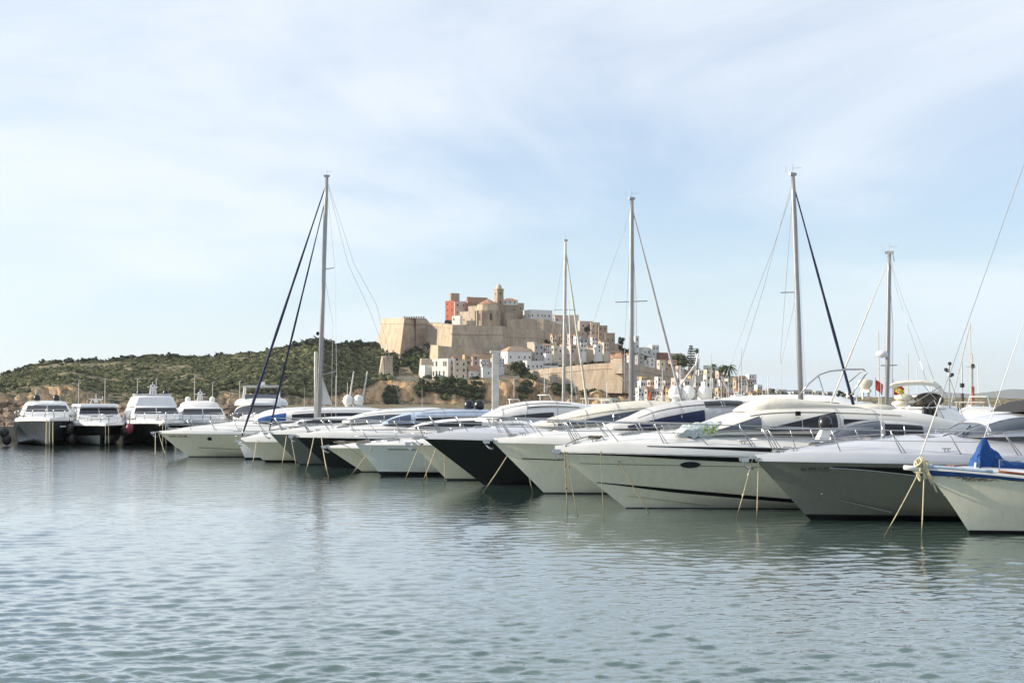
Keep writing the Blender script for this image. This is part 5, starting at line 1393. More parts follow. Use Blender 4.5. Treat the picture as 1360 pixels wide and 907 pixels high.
def raw(name, V, F, m, parent=None, loc=None):
    me = bpy.data.meshes.new(name); me.from_pydata(V, [], F); me.materials.append(M[m] if isinstance(m, str) else m)
    o = bpy.data.objects.new(name, me); C.objects.link(o)
    if parent: o.parent = parent
    if loc is not None: o.location = loc
    return o
rg = random.Random(77)
def scrub_region(name, n, sample, rmin, rmax, m, dens=26):
    V, F = [], []
    for _ in range(n):
        s = sample()
        if s is None: continue
        px, Y, k = s
        x = (px - 680) / FOC * Y; z = H(px, Y) + (2.2 * nz(x, Y, 0, .03) if Y > interp(px, FOOT) + 40 else 0)
        r = rg.uniform(rmin, rmax) * k
        c = (x, Y, z + r * .35); rad = (r * rg.uniform(.9, 1.4), r * 1.1, r * rg.uniform(.6, .95))
        core(V, F, c, (rad[0] * .92, rad[1] * .9, rad[2] * .9), rg); leafclump(V, F, c, rad, dens, r * .26, rg)
    o = raw(name, V, F, m); tag(o, kind='stuff'); return o
def dens(x, y): return nz(x, y, 3, .012) + .6 * nz(x, y, 8, .045)
def s_left():
    px = rg.uniform(-140, 520); yf = interp(px, FOOT); yr = interp(px, [(-260, 850), (420, 930), (480, 1060)]) if px < 480 else 1060
    u = rg.random() ** .8; Y = lerp(yf + 15, yr + 6, u); x = (px - 680) / FOC * Y
    th = interp(px, [(0, -.10), (200, -.12), (280, -.2), (340, -.45), (480, -.8)])
    if dens(x, Y) < th + rg.uniform(-.25, .12): return None
    return px, Y, interp(px, [(0, .8), (250, .9), (400, 1.5), (520, 1.5)])
o = scrub_region('hillside_scrub', 11000, s_left, .7, 2.5, 'scrub', 12); o['label'] = 'dense green pine and juniper scrub covering the low hill left of the fortress'; o['category'] = 'scrub'
def s_ridge():
    px = rg.uniform(0, 510); yr = interp(px, [(-260, 850), (420, 930), (480, 1060)]) if px < 480 else 1060
    return (px, yr - rg.uniform(0, 8), interp(px, [(0, .7), (200, .8), (380, 1.0), (430, 1.5), (510, 1.2)]))
o = scrub_region('ridge_scrub', 120, s_ridge, 1.6, 4.2, 'dark_leaf', 34); o['label'] = 'row of dark round bushes along the hill skyline'; o['category'] = 'scrub'
def s_cliff():
    box = rg.choice([(555, 600, 503, 522), (585, 640, 498, 530), (600, 640, 505, 530), (512, 526, 514, 532), (690, 706, 498, 524), (735, 790, 510, 522), (560, 625, 500, 516)])
    px = rg.uniform(box[0], box[1]); py = rg.uniform(box[2], box[3]); return px, Dhill(px, py) - 3, 1.0
o = scrub_region('cliff_scrub', 170, s_cliff, 1.5, 3.4, 'pine', 34); o['label'] = 'dark green shrubs growing on the orange cliff under the town'; o['category'] = 'scrub'
def s_bast():
    px = rg.uniform(515, 572); py = interp(px, [(515, 480), (530, 455), (545, 452), (560, 470), (572, 475)]) + rg.uniform(2, 34)
    return px, Dhill(px, min(py, 497)), 1.3
o = scrub_region('bastion_trees', 120, s_bast, 2.0, 4.0, 'pine', 40); o['label'] = 'dense pine thicket on the slope below the left bastion'; o['category'] = 'trees'
def s_town():
    box = rg.choice([(675, 765, 462, 474), (640, 700, 466, 476), (722, 765, 446, 458), (765, 800, 446, 458), (742, 800, 479, 485), (796, 833, 452, 462), (808, 836, 462, 478), (848, 866, 470, 475), (578, 618, 459, 464), (700, 715, 440, 450), (690, 705, 490, 500), (720, 736, 472, 482)])
    px = rg.uniform(box[0], box[1]); py = rg.uniform(box[2], box[3]); D = Dhill(px, py + 3) - 6
    if py > 451 and 655 < px < 765: D = min(D, 996)
    return px, D, .9
o = scrub_region('town_greenery', 230, s_town, 1.4, 2.6, 'dark_leaf', 30); o['label'] = 'dark hedges and garden greenery between the old town houses'; o['category'] = 'greenery'

def tree(label, px, py_top, py_base, w_px, m='pine', name='tree', D=None, trunk=.25, group=None, clumps=16, dz=-8):
    D = D or (Dhill(px, py_base) + dz); base = P(px, py_base, D); k = D / FOC
    h = (py_base - py_top) * k; w = w_px * k
    t = thing(name, label, 'tree', base - Vector((0, 0, .5)), 0, group)
    mb = MB(); mb.tube([(0, 0, 0), (.03 * h, 0, h * .4), (0, 0, h * .75)], [h * .04 + .1, h * .03 + .08, .05], 7)
    for a in range(5): mb.tube([(0, 0, h * .38), (w * .28 * math.cos(a * 1.26), w * .28 * math.sin(a * 1.26), h * .66)], [.12, .04], 5)
    mb.build('trunk', 'bark', t)
    V, F = [], []; ch = h * (1 - trunk)
    for i in range(clumps):
        a = rg.uniform(0, 2 * PI); rr = rg.random() ** .6 * w * .34; zz = h * trunk + ch * (.22 + .58 * rg.random())
        c = (rr * math.cos(a), rr * math.sin(a), zz); r = w * rg.uniform(.14, .24)
        core(V, F, c, (r * .8, r * .8, min(r, ch * .3) * .75), rg); leafclump(V, F, c, (r * 1.1, r * 1.1, min(r, ch * .3)), 46, r * .20, rg)
    raw('crown', V, F, m, t); return t
def palm(label, px, py_top, py_base, w_px, D, fan=False):
    base = P(px, py_base, D); k = D / FOC; h = (py_base - py_top) * k; w = w_px * k
    t = thing('palm_tree', label, 'palm tree', base, 0, 'palms on the waterfront')
    ht = h - w * .42
    mb = MB(); mb.tube([(0, 0, -1), (.02 * h, 0, ht * .5), (0, 0, ht)], [.45, .32, .28], 8); mb.build('trunk', 'bark', t)
    V, F = [], []
    if fan:
        core(V, F, (0, 0, ht + w * .05), (w * .3, w * .3, w * .34), rg); leafclump(V, F, (0, 0, ht + w * .05), (w * .48, w * .48, w * .5), 160, w * .07, rg)
    else:
        for i in range(22):
            a = i * 2.4; up = rg.uniform(-.2, 1.0); L_ = w * .55
            prev = None
            for j in range(9):
                u = j / 8; r = L_ * u; z = ht + L_ * (up * u - 1.25 * u * u * (1 - up * .35)) ; p = Vector((r * math.cos(a), r * math.sin(a), z))
                if prev is not None:
                    sd = Vector((-math.sin(a), math.cos(a), 0)) * w * .075 * (1 - .4 * u)
                    for s_ in (-1, 1):
                        o = len(V); V += [tuple(prev), tuple(p), tuple(p + sd * s_ - Vector((0, 0, w * .04))), tuple(prev + sd * s_ - Vector((0, 0, w * .04)))]; F.append((o, o + 1, o + 2, o + 3))
                prev = p
    raw('crown', V, F, 'palm', t); return t

# ============ town ============
def stone(name, c1, c2, brick=True, sc=.35):
    m = bpy.data.materials.new(name); m.use_nodes = True
    N, L = m.node_tree.nodes, m.node_tree.links; b = N['Principled BSDF']; b.inputs['Roughness'].default_value = .95; b.inputs['Specular IOR Level'].default_value = .1
    t = N.new('ShaderNodeTexCoord')
    n = N.new('ShaderNodeTexNoise'); n.inputs['Scale'].default_value = .18; n.inputs['Detail'].default_value = 9; n.inputs['Roughness'].default_value = .68
    mp = N.new('ShaderNodeMapping'); mp.inputs['Scale'].default_value = (1, 1, .45); L.new(t.outputs['Object'], mp.inputs[0]); L.new(mp.outputs[0], n.inputs['Vector'])
    r = N.new('ShaderNodeValToRGB'); r.color_ramp.elements[0].position = .34; r.color_ramp.elements[0].color = (*c2, 1); r.color_ramp.elements[1].position = .62; r.color_ramp.elements[1].color = (*c1, 1)
    L.new(n.outputs['Fac'], r.inputs[0])
    w = N.new('ShaderNodeTexWave'); w.wave_type = 'BANDS'; w.bands_direction = 'Z'; w.inputs['Scale'].default_value = .35; w.inputs['Distortion'].default_value = 1.5; w.inputs['Detail'].default_value = 3; L.new(t.outputs['Object'], w.inputs['Vector'])
    mr = N.new('ShaderNodeMapRange'); mr.inputs['To Min'].default_value = .86; mr.inputs['To Max'].default_value = 1.04; L.new(w.outputs['Fac'], mr.inputs['Value'])
    hs = N.new('ShaderNodeHueSaturation'); L.new(mr.outputs[0], hs.inputs['Value']); L.new(r.outputs[0], hs.inputs['Color']); L.new(hs.outputs[0], b.inputs['Base Color'])
    mp2 = N.new('ShaderNodeMapping'); mp2.inputs['Scale'].default_value = (1.1, 1.1, .12); L.new(t.outputs['Object'], mp2.inputs[0])
    n3 = N.new('ShaderNodeTexNoise'); n3.inputs['Scale'].default_value = 1.0; n3.inputs['Detail'].default_value = 6; n3.inputs['Roughness'].default_value = .7; L.new(mp2.outputs[0], n3.inputs['Vector'])
    m3 = N.new('ShaderNodeMapRange'); m3.inputs['From Min'].default_value = .35; m3.inputs['From Max'].default_value = .65; m3.inputs['To Min'].default_value = .78; m3.inputs['To Max'].default_value = 1.08; L.new(n3.outputs['Fac'], m3.inputs['Value'])
    mm = N.new('ShaderNodeMath'); mm.operation = 'MULTIPLY'; L.new(mr.outputs[0], mm.inputs[0]); L.new(m3.outputs[0], mm.inputs[1]); L.new(mm.outputs[0], hs.inputs['Value'])
    bp = N.new('ShaderNodeBump'); bp.inputs['Strength'].default_value = .5; bp.inputs['Distance'].default_value = .6; L.new(n.outputs['Fac'], bp.inputs['Height']); L.new(bp.outputs[0], b.inputs['Normal'])
    return m
M['rampart'] = stone('rampart_stone', (.57, .465, .345), (.38, .31, .235))
M['stone'] = stone('town_stone', (.50, .41, .31), (.33, .265, .20))
M['stone_pale'] = stone('pale_stone', (.66, .55, .42), (.48, .40, .30))
M['w_white'] = mat('whitewash', (.76, .74, .70), .9, var=.12, vscale=.25)
M['w_cream'] = mat('cream_render', (.66, .57, .44), .9, var=.16, vscale=.25)
M['w_pink'] = mat('pink_render', (.58, .46, .40), .9, var=.16, vscale=.25)
M['w_ochre'] = mat('ochre_render', (.56, .40, .24), .9, var=.16, vscale=.25)
M['w_red'] = mat('red_render', (.52, .16, .10), .9, var=.25, vscale=.3)
M['w_brick'] = mat('brick_red_render', (.33, .15, .10), .9, var=.25, vscale=.3)
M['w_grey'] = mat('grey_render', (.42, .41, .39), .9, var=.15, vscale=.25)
M['tile'] = mat('roof_tiles', (.42, .24, .15), .9, var=.35, vscale=.5)
M['tile_pale'] = mat('pale_roof_tiles', (.52, .35, .24), .9, var=.3, vscale=.5)
M['opening'] = mat('dark_opening', (.025, .022, .02), .4)
WIN = None
def window_mesh():
    global WIN
    if WIN is None:
        mb = MB(); mb.box((0, 0, 0), (1, .16, 1)); o = mb.build('window', 'opening'); WIN = o.data; bpy.data.objects.remove(o)
    return WIN
def put_window(root, x, y, z, w, h, rz, name='window'):
    o = bpy.data.objects.new(name, window_mesh()); C.objects.link(o); o.parent = root; o.location = (x, y, z); o.scale = (w, 1, h); o.rotation_euler = (0, 0, rz)
def house(label, x0, xs, x1, yt, yb, m='w_white', roof='flat', wf=(0, 0), wl=(0, 0), D=None, dz=0, rm='tile', cat='house', name='house', wh=1.5, ww=.9, roofh=None, below=6):
    """x0..xs is the sunlit left face, xs..x1 the front; photo pixels; wf, wl = window rows, columns"""
    cx = (x0 + x1) / 2; D = D or (Dhill(cx, yb) + dz); k = D / FOC
    a = R(30) if (xs - x0) < (x1 - xs) else R(58)
    w = (x1 - xs) * k / math.cos(a); d = (xs - x0) * k / math.sin(a)
    if xs - x0 < 1.2: a = R(8); w = (x1 - x0) * k; d = max(6, .7 * w)
    if x1 - xs < 1.2: a = R(80); d = (x1 - x0) * k; w = max(6, .7 * d)
    d = max(d, 3.0); w = max(w, 3.0)
    h = (yb - yt) * k
    p = P(xs if xs - x0 >= 1.2 else x0, yb, D)
    t = thing(name, label, cat, p, a)         # origin at the near corner; +x along the front, +y along the left face
    mb = MB(); mb.box((w / 2, d / 2, h / 2 - below / 2), (w, d, h + below)); mb.build('wall', M[m] if isinstance(m, str) else m, t)
    if roof == 'flat':
        mb = MB()
        for (c, s_) in (((w / 2, .12, h + .25), (w + .1, .3, .5)), ((w / 2, d - .12, h + .25), (w + .1, .3, .5)), ((.12, d / 2, h + .25), (.3, d - .55, .5)), ((w - .12, d / 2, h + .25), (.3, d - .55, .5))): mb.box(c, s_)
        mb.build('parapet', m, t)
    else:
        rh = roofh or min(w, d) * .22; e = .4; mb = MB()
        c = [(-e, -e, h), (w + e, -e, h), (w + e, d + e, h), (-e, d + e, h)]
        if roof == 'hip':
            if w > d: r0, r1 = (d / 2, d / 2, h + rh), (w - d / 2, d / 2, h + rh)
            else: r0, r1 = (w / 2, w / 2, h + rh), (w / 2, d - w / 2, h + rh)
            if w > d: fs = [(0, 1, 5, 4), (1, 2, 5), (2, 3, 4, 5), (3, 0, 4)]
            else: fs = [(0, 1, 4), (1, 2, 5, 4), (2, 3, 5), (3, 0, 4, 5)]
            mb.add(c + [r0, r1], fs + [(0, 3, 2, 1)])
        elif roof == 'gable':
            r0, r1 = (-e, d / 2, h + rh), (w + e, d / 2, h + rh)
            mb.add(c + [r0, r1], [(0, 1, 5, 4), (1, 2, 5), (2, 3, 4, 5), (3, 0, 4), (0, 3, 2, 1)])
        else:   # shed, falls to the front
            mb.add(c + [(-e, d + e, h + rh), (w + e, d + e, h + rh)], [(0, 1, 5, 4), (1, 2, 5), (2, 3, 4, 5), (3, 0, 4), (0, 3, 2, 1)])
        mb.build('roof', rm, t)
    rq = random.Random(label)
    for (nr, nc, on) in ((*wf, 0), (*wl, 1)):
        ln = d if on else w
        for i in range(nr):
            for j in range(nc):
                u = (j + .5) / nc + rq.uniform(-.05, .05); z = h * (i + .55) / nr; sc = rq.uniform(.85, 1.15)
                hh = min(wh, h / nr * .6) * sc; wi = min(ww, ln / nc * .55) * sc
                if nr * nc > 3 and rq.random() < .15: continue
                if on: put_window(t, 0.0, ln * u, z, wi, hh, PI / 2)
                else: put_window(t, ln * u, 0.0, z, wi, hh, 0)
    return t

def wall_run(name, label, pts, m='rampart', batter=.10, thick=8, cordon=.0, merlons=False, cat='rampart', closed_back=True):
    """rampart along points (px, y top, y base, distance), battered outward at its foot"""
    t = thing(name, label, cat, P(pts[0][0], pts[0][2], pts[0][3]))
    o0 = t.location; mb = MB(); rows = []
    top = [P(a, b_, D) for a, b_, c_, D in pts]
    for i, (a, b_, c_, D) in enumerate(pts):
        zt = top[i].z; zb = Z(c_, D) - 2
        i0, i1 = max(0, i - 1), min(len(pts) - 1, i + 1)
        dirv = (top[i1] - top[i0]); dirv.z = 0; dirv.normalize(); nrm = Vector((dirv.y, -dirv.x, 0))
        if nrm.y > 0 and abs(nrm.y) > .2: nrm = -nrm
        q = top[i] - o0; row = []
        for k in range(7):
            z = lerp(zt, zb, k / 6); off = batter * (zt - z)
            row.append((q.x + nrm.x * off, q.y + nrm.y * off, z - o0.z))
        back = (q.x - nrm.x * thick, q.y - nrm.y * thick)
        rows.append([(back[0], back[1], zb - o0.z), (back[0], back[1], zt - o0.z)] + row)
    mb.grid(rows); mb.add(rows[0], [tuple(range(len(rows[0])))]); mb.add(rows[-1], [tuple(range(len(rows[-1])))])
    mb.build('masonry', m, t)
    if cordon:
        mb = MB()
        for i in range(len(pts) - 1):
            a, c = Vector(rows[i][2]), Vector(rows[i + 1][2]); dd = Vector((0, 0, -cordon)); dv = (c - a); dv.z = 0; dv.normalize(); nn = Vector((dv.y, -dv.x, 0)); nn = nn if nn.y < 0 or abs(nn.y) < .2 else -nn
            mb.tube([a + dd + nn * batter * cordon, c + dd + nn * batter * cordon], .35, 6)
        mb.build('cordon', m, t)
    return t

# --- ramparts ---
wall_run('bastion', 'leftmost battered stone bastion at the end of the fortress, left face sunlit', [(506, 423, 504, 1060), (537, 422, 500, 1005), (566, 423, 462, 1030), (572, 430, 455, 1060)], batter=.16, thick=12, cordon=4)
wall_run('bastion', 'sunlit rampart section between the left bastion and the big shaded bastion', [(566, 428, 470, 1020), (601, 432, 470, 985)], batter=.10, thick=10, cordon=2)
wall_run('bastion', 'biggest shaded bastion wall directly below the cathedral', [(598, 431, 470, 1010), (601, 432, 478, 975), (666, 433, 478, 1000), (672, 434, 475, 1030)], batter=.16, thick=12, cordon=6)
wall_run('rampart', 'shaded curtain wall right of the big bastion with dark top band', [(664, 436, 482, 1004), (712, 437, 482, 1012), (722, 440, 478, 1020)], thick=8, cordon=6)
wall_run('rampart', 'upper grey curtain wall below the white palace at the hilltop', [(673, 424, 455, 1035), (722, 423, 476, 1030), (765, 438, 478, 1030)], thick=8)
wall_run('rampart', 'low terrace wall under the sunlit rampart section', [(572, 458, 482, 965), (582, 459, 482, 950), (640, 464, 486, 955)], thick=6)
wall_run('rampart', 'little shaded retaining wall beneath the pine thicket', [(558, 476, 500, 930), (560, 476, 500, 918), (580, 478, 500, 918)], thick=5)
wall_run('rampart', 'long sunlit lower rampart with sharp corner at its right end', [(690, 494, 508, 935), (735, 488, 513, 915), (790, 483, 517, 898), (828, 481, 518, 888)], batter=.12, thick=8, cordon=3.5)
wall_run('rampart', 'shaded rampart wall falling away right of the sharp corner', [(828.5, 481, 518, 888), (860, 487, 517, 903), (905, 497, 512, 930)], batter=.12, thick=8, cordon=3.5)
wall_run('rampart', 'crenellated sunlit wall on the cliff edge left of the white building', [(500, 500, 508, 893), (520, 500, 509, 891), (560, 501, 508, 891), (575, 504, 510, 893)], m='stone_pale', thick=4)
wall_run('rampart', 'pale retaining wall under the tile roofed cluster on the cliff', [(600, 502, 507, 895), (655, 501, 506, 895), (690, 499, 504, 897)], m='stone_pale', thick=4)
mb = MB(); D_ = 902; k = D_ / FOC
t = thing('watchtower', 'small round watchtower with sunlit sloping buttress at the cliff edge', 'tower', P(514, 500, D_))
mb.lathe((0, 0, -6), [(8.5 * k, 0), (7.2 * k, 6 + 20 * k), (7.2 * k, 6 + 24 * k), (7.8 * k, 6 + 24.5 * k), (7.8 * k, 6 + 27 * k), (.1, 6 + 27 * k)], 18); mb.build('tower_wall', 'rampart', t, angle=30)
mb = MB(); mb.add([(-13 * k, -2, -6), (-2 * k, -6 * k - 1, -6), (-2 * k, 4, -6), (-13 * k, 4, -6), (-7.5 * k, 0, 27 * k), (-5 * k, -3, 27 * k), (-3 * k, 3, 27 * k), (-7 * k, 3, 27 * k)], [(0, 1, 5, 4), (1, 2, 6, 5), (2, 3, 7, 6), (3, 0, 4, 7), (4, 5, 6, 7), (0, 3, 2, 1)]); mb.build('buttress', 'stone_pale', t)
mb = MB()
for i in range(9): mb.box(tuple(P(537 + i * 3.2, 422.2, 1005 + i * 2.6) + Vector((0, 1.2, .3))), (1.0, 1.5, 1.6))
tag(mb.build('merlons', 'stone'), 'row of little merlons on top of the leftmost bastion', 'merlons')

# --- hilltop ---
house('coral red house with few windows at the left end of the hilltop', 591, 603, 607, 400, 424, 'w_red', 'flat', (2, 1), (3, 2), D=1052)
house('square brown stone tower rising behind the coral red house', 597, 599, 610, 390, 412, 'stone', 'flat', (1, 1), (0, 0), D=1066, name='tower', cat='tower')
house('pinkish white house with two columns of windows right of the coral house', 604, 604, 619, 401, 420, 'w_pink', 'flat', (2, 2), (0, 0), D=1048)
house('narrow brown sided house between the pinkish house and the nave', 618, 618, 624, 403, 421, 'w_brick', 'flat', (1, 1), (0, 0), D=1047)
house('long red tiled church nave behind the apse', 619, 622, 648, 402, 424, 'stone', 'gable', (0, 0), (0, 0), D=1056, roofh=4.5, name='church_nave', cat='church')
house('white block with pale arcade left of the apse', 600, 611, 614, 420, 437, 'w_white', 'flat', (0, 0), (2, 2), D=1036)
house('cream wall block between the white block and the apse', 610, 631, 633, 414, 437, 'stone_pale', 'flat', (0, 0), (1, 2), D=1038)
house('pale sunlit side chapel stepping up to the apse roof', 620, 636, 638, 407, 436, 'stone_pale', 'flat', (0, 0), (1, 1), D=1042, wh=4)
D_ = 1034; k = D_ / FOC; t = thing('cathedral_apse', 'polygonal cathedral apse with buttresses, tall slit windows and tiled cone roof', 'apse', P(648, 434, D_))
rr = 16.5 * k; pol = [(rr * math.cos(a), rr * .8 * math.sin(a) + rr * .5) for a in [R(180 + 30 * i) for i in range(7)]] + [(rr, 14), (-rr, 14)]
mb = MB(); mb.prism(pol, -4, 22 * k); mb.build('lower_wall', 'stone', t)
pol2 = [(x * .86, (y - 2) * .86 + 2) for x, y in pol]; mb = MB(); mb.prism(pol2, 22 * k, 30 * k); mb.build('upper_wall', 'stone_pale', t)
mb = MB(); n = len(pol2); mb.add([(x * 1.05, (y - 3) * 1.05 + 3, 30 * k) for x, y in pol2] + [(0, 6, 38 * k)], [(i, (i + 1) % n, n) for i in range(n)]); mb.build('roof', 'tile', t)
mb = MB()
for i in range(7):
    x, y = pol[i]; mb.box((x, y, 9 * k), (1.3, 1.3, 26 * k), rot=R(30 * i))
mb.build('buttress', 'stone', t)
for i in (1, 3, 5):
    xm, ym = (pol[i][0] + pol[min(i + 1, 6)][0]) / 2, (pol[i][1] + pol[min(i + 1, 6)][1]) / 2
    put_window(t, xm, ym - .02, 13 * k, 1.3, 9 * k, math.atan2(pol[i + 1][1] - pol[i][1], pol[i + 1][0] - pol[i][0]) if i < 6 else 0)
D_ = 1044; k = D_ / FOC; t = thing('bell_tower', 'slim square cathedral bell tower with domed cap, highest point of the town', 'bell tower', P(662.5, 436, D_), R(28))
w = 9.3 * k; mb = MB(); mb.box((0, 0, 24 * k), (w, w, 54 * k)); mb.build('tower_wall', 'stone', t)
mb = MB(); mb.box((0, 0, 51.5 * k), (w + .7, w + .7, .8)); mb.box((0, 0, 40 * k), (w + .4, w + .4, .5)); mb.box((0, 0, 28 * k), (w + .4, w + .4, .5)); mb.build('string_course', 'stone', t)
mb = MB(); mb.lathe((0, 0, 52 * k), [(w * .45, 0), (w * .42, 2.5 * k), (w * .36, 4.5 * k), (w * .2, 6.5 * k), (.05, 7.2 * k)], 12); mb.build('cap', 'stone_pale', t, angle=40)
for z_ in (34.5, 46): put_window(t, 0, -w / 2, z_ * k, 1.1, 3.4 * k, 0); put_window(t, -w / 2, 0, z_ * k, 1.1, 3.4 * k, PI / 2)
house('big stone palace with white top storey right of the bell tower', 668, 668, 687, 404, 436, 'stone', 'flat', (2, 3), (0, 0), D=1050, cat='palace')
house('white top storey with hipped roof on the stone palace', 667.5, 667.5, 688, 399, 405, 'w_white', 'hip', (1, 3), (0, 0), D=1049.5, roofh=2, cat='storey', below=0)
house('shaded stone wing stepping down right of the palace', 684, 686, 696, 403, 430, 'stone', 'flat', (2, 1), (0, 0), D=1060)
house('stone block between the palace and the upper curtain wall', 668, 671, 683, 416, 438, 'stone', 'flat', (1, 2), (0, 0), D=1036)
house('wide white palace with sunlit left end and row of small windows', 694, 705, 734, 412, 427, 'w_white', 'flat', (1, 5), (1, 2), D=1050, dz=0)
house('small white house beside the cypress below the wide palace', 727, 729, 746, 427, 439, 'w_white', 'flat', (1, 2), (0, 0), D=1032)
house('brownish tiled house behind the slender mast', 735, 737, 751, 419, 432, 'w_pink', 'shed', (1, 2), (0, 0), D=1046)
house('tall cream house with blank sunlit side near the hilltop edge', 751, 765, 769, 419, 440, 'w_cream', 'flat', (1, 1), (0, 0), D=1040)
house('pale pink house with flat roof below the tall cream one', 768, 770, 788, 427, 450, 'w_pink', 'flat', (2, 2), (0, 0), D=1030)
house('stone house with two window rows at the ridge end', 785, 786, 797, 429, 456, 'stone_pale', 'flat', (3, 2), (0, 0), D=1028)
house('narrow stone house with chimney blocks at the ridge end', 795, 796, 807, 433, 456, 'stone', 'flat', (3, 2), (0, 0), D=1026)
house('low grey brown house stepping down from the ridge end', 804, 805, 817, 443, 462, 'stone', 'flat', (1, 2), (0, 0), D=1024)
# --- middle ---
house('cream house with sunlit blank side above the hipped villa', 700, 709, 713, 455, 478, 'w_cream', 'flat', (2, 1), (1, 1), dz=-4)
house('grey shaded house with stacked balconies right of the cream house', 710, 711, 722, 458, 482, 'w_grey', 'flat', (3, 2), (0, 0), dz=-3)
house('wide villa with pale orange hipped tile roof and white walls', 664, 674, 706, 466, 484, 'w_white', 'hip', (1, 5), (1, 2), rm='tile_pale', roofh=3.5, dz=-4)
house('white terrace block under the grey shaded house', 694, 700, 722, 480, 494, 'w_white', 'flat', (1, 4), (1, 1), dz=-6)
house('pale blue white house behind the slender mast base', 737, 741, 757, 461, 483, 'w_white', 'flat', (2, 3), (1, 1), dz=-3)
house('large cream house with wide hipped roof mid slope', 752, 757, 778, 460, 485, 'w_cream', 'hip', (2, 4), (1, 1), roofh=1.5, rm='tile_pale', dz=-4)
house('cream gabled house with sunlit left wall mid slope', 777, 792, 798, 463, 484, 'w_cream', 'flat', (1, 1), (0, 0), dz=-4)
house('long low pink row of houses with square windows above the corner', 792, 792, 822, 457, 467, 'w_pink', 'flat', (1, 5), (0, 0), dz=-3)
house('stone pink twin house just above the rampart corner', 798, 799, 812, 467, 481, 'w_pink', 'flat', (2, 2), (0, 0), dz=-6)
house('small stone house at the right of the twin house', 811, 812, 827, 468, 481, 'stone', 'hip', (1, 3), (0, 0), dz=-6, roofh=1.2)
house('small sunlit gatehouse sitting on the rampart corner', 814, 826, 828, 475, 483, 'stone_pale', 'hip', (0, 0), (0, 0), D=884, roofh=3, name='gatehouse', cat='gatehouse')
house('tiny white house with dark door left of the blue white house', 722, 725, 738, 470, 486, 'w_white', 'flat', (1, 2), (0, 0), dz=-3)
house('low white wall house beneath the blue white one', 715, 718, 742, 486, 493, 'w_white', 'flat', (1, 3), (0, 0), dz=-8)
# --- cliff top ---
house('tall white building with two rows of narrow windows on the cliff top', 573, 595, 604, 477, 503, 'w_white', 'flat', (3, 1), (2, 5), dz=-6, wh=3)
house('cream rear wing joined to the tall white building', 603, 604, 620, 480, 504, 'w_cream', 'flat', (3, 2), (0, 0), dz=-2)
house('small blank white box house left of the tall white building', 557, 564, 575, 486, 502, 'w_white', 'flat', (0, 0), (0, 0), dz=-8)
house('long ochre row house with brown tile roof behind the white building', 606, 609, 636, 473, 482, 'w_ochre', 'shed', (1, 2), (0, 0), rm='tile_pale', dz=0)
house('ochre house with chimney left of the thick bare mast', 632, 635, 657, 472, 488, 'w_ochre', 'shed', (1, 2), (0, 0), rm='tile', dz=-4)
house('red roofed white cottage on the cliff edge', 617, 623, 640, 492, 503, 'w_white', 'gable', (1, 2), (0, 0), rm='tile', dz=-7, roofh=3)
house('white cottage with sunlit gable next to the red roofed one', 638, 641, 657, 489, 503, 'w_white', 'flat', (1, 1), (0, 0), dz=-7)
house('tiny white chimney house among the ochre roofs', 629, 632, 640, 470, 477, 'w_white', 'gable', (0, 0), (0, 0), rm='tile_pale', dz=-1)
house('brown tiled shed just right of the thick bare mast', 664, 667, 682, 484, 492, 'w_ochre', 'shed', (1, 1), (0, 0), rm='tile_pale', dz=-5)
# --- right slope ---
house('narrow white tower house right of the grey mast', 840, 844, 849, 447, 474, 'w_white', 'flat', (3, 1), (2, 1), dz=-2)
house('white stepped house with terrace at the slope skyline', 849, 853, 866, 462, 474, 'w_white', 'flat', (1, 2), (0, 0), dz=-2)
house('white house with pergola frame at the slope skyline', 862, 866, 876, 459, 474, 'w_white', 'flat', (2, 2), (0, 0), dz=-1)
house('white house with red brown front wall beside the big round tree', 872, 876, 889, 469, 481, 'w_brick', 'flat', (1, 1), (0, 0), dz=-2)
house('white terrace house, first in the row above the shaded rampart', 838, 842, 856, 475, 487, 'w_white', 'flat', (1, 3), (0, 0), dz=-4)
house('pale terrace house, second in the row above the shaded rampart', 855, 857, 872, 479, 492, 'w_white', 'flat', (2, 3), (0, 0), dz=-5)
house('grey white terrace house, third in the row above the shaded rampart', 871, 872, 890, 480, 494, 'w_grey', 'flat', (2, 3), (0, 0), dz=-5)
house('white flat house below the big round tree', 889, 893, 909, 490, 500, 'w_white', 'flat', (1, 3), (0, 0), dz=-5)
house('yellowish flat house behind the top of the big round tree', 888, 892, 905, 470, 480, 'w_cream', 'flat', (1, 2), (0, 0), dz=3)
house('pale lilac house under the tiered pine', 915, 917, 930, 477, 494, 'w_white', 'flat', (2, 2), (0, 0), dz=-2)
house('white house with dark columns near the waterfront palms', 935, 938, 950, 486, 503, 'w_white', 'flat', (2, 3), (0, 0), dz=-3)
house('white three storey house left of the tall fan palm', 948, 951, 960, 490, 505, 'w_white', 'flat', (3, 2), (0, 0), dz=-3)
house('brick red quayside building with pale ends', 940, 945, 966, 505, 518, 'w_brick', 'flat', (1, 3), (0, 1), dz=-10)
house('long low white quay shed right of the domes', 965, 968, 987, 516, 528, 'w_white', 'flat', (1, 4), (0, 0), dz=-10)
house('white apartment block with rooftop boxes at the right end of town', 991, 995, 1006, 498, 520, 'w_white', 'flat', (4, 3), (2, 1), dz=-5)
house('lower cream house in front of the right end apartment block', 985, 990, 998, 513, 528, 'w_cream', 'flat', (2, 2), (0, 0), dz=-12)
house('small pale house at the far right foot of town', 1003, 1006, 1014, 512, 526, 'w_white', 'flat', (2, 2), (0, 0), dz=-6)
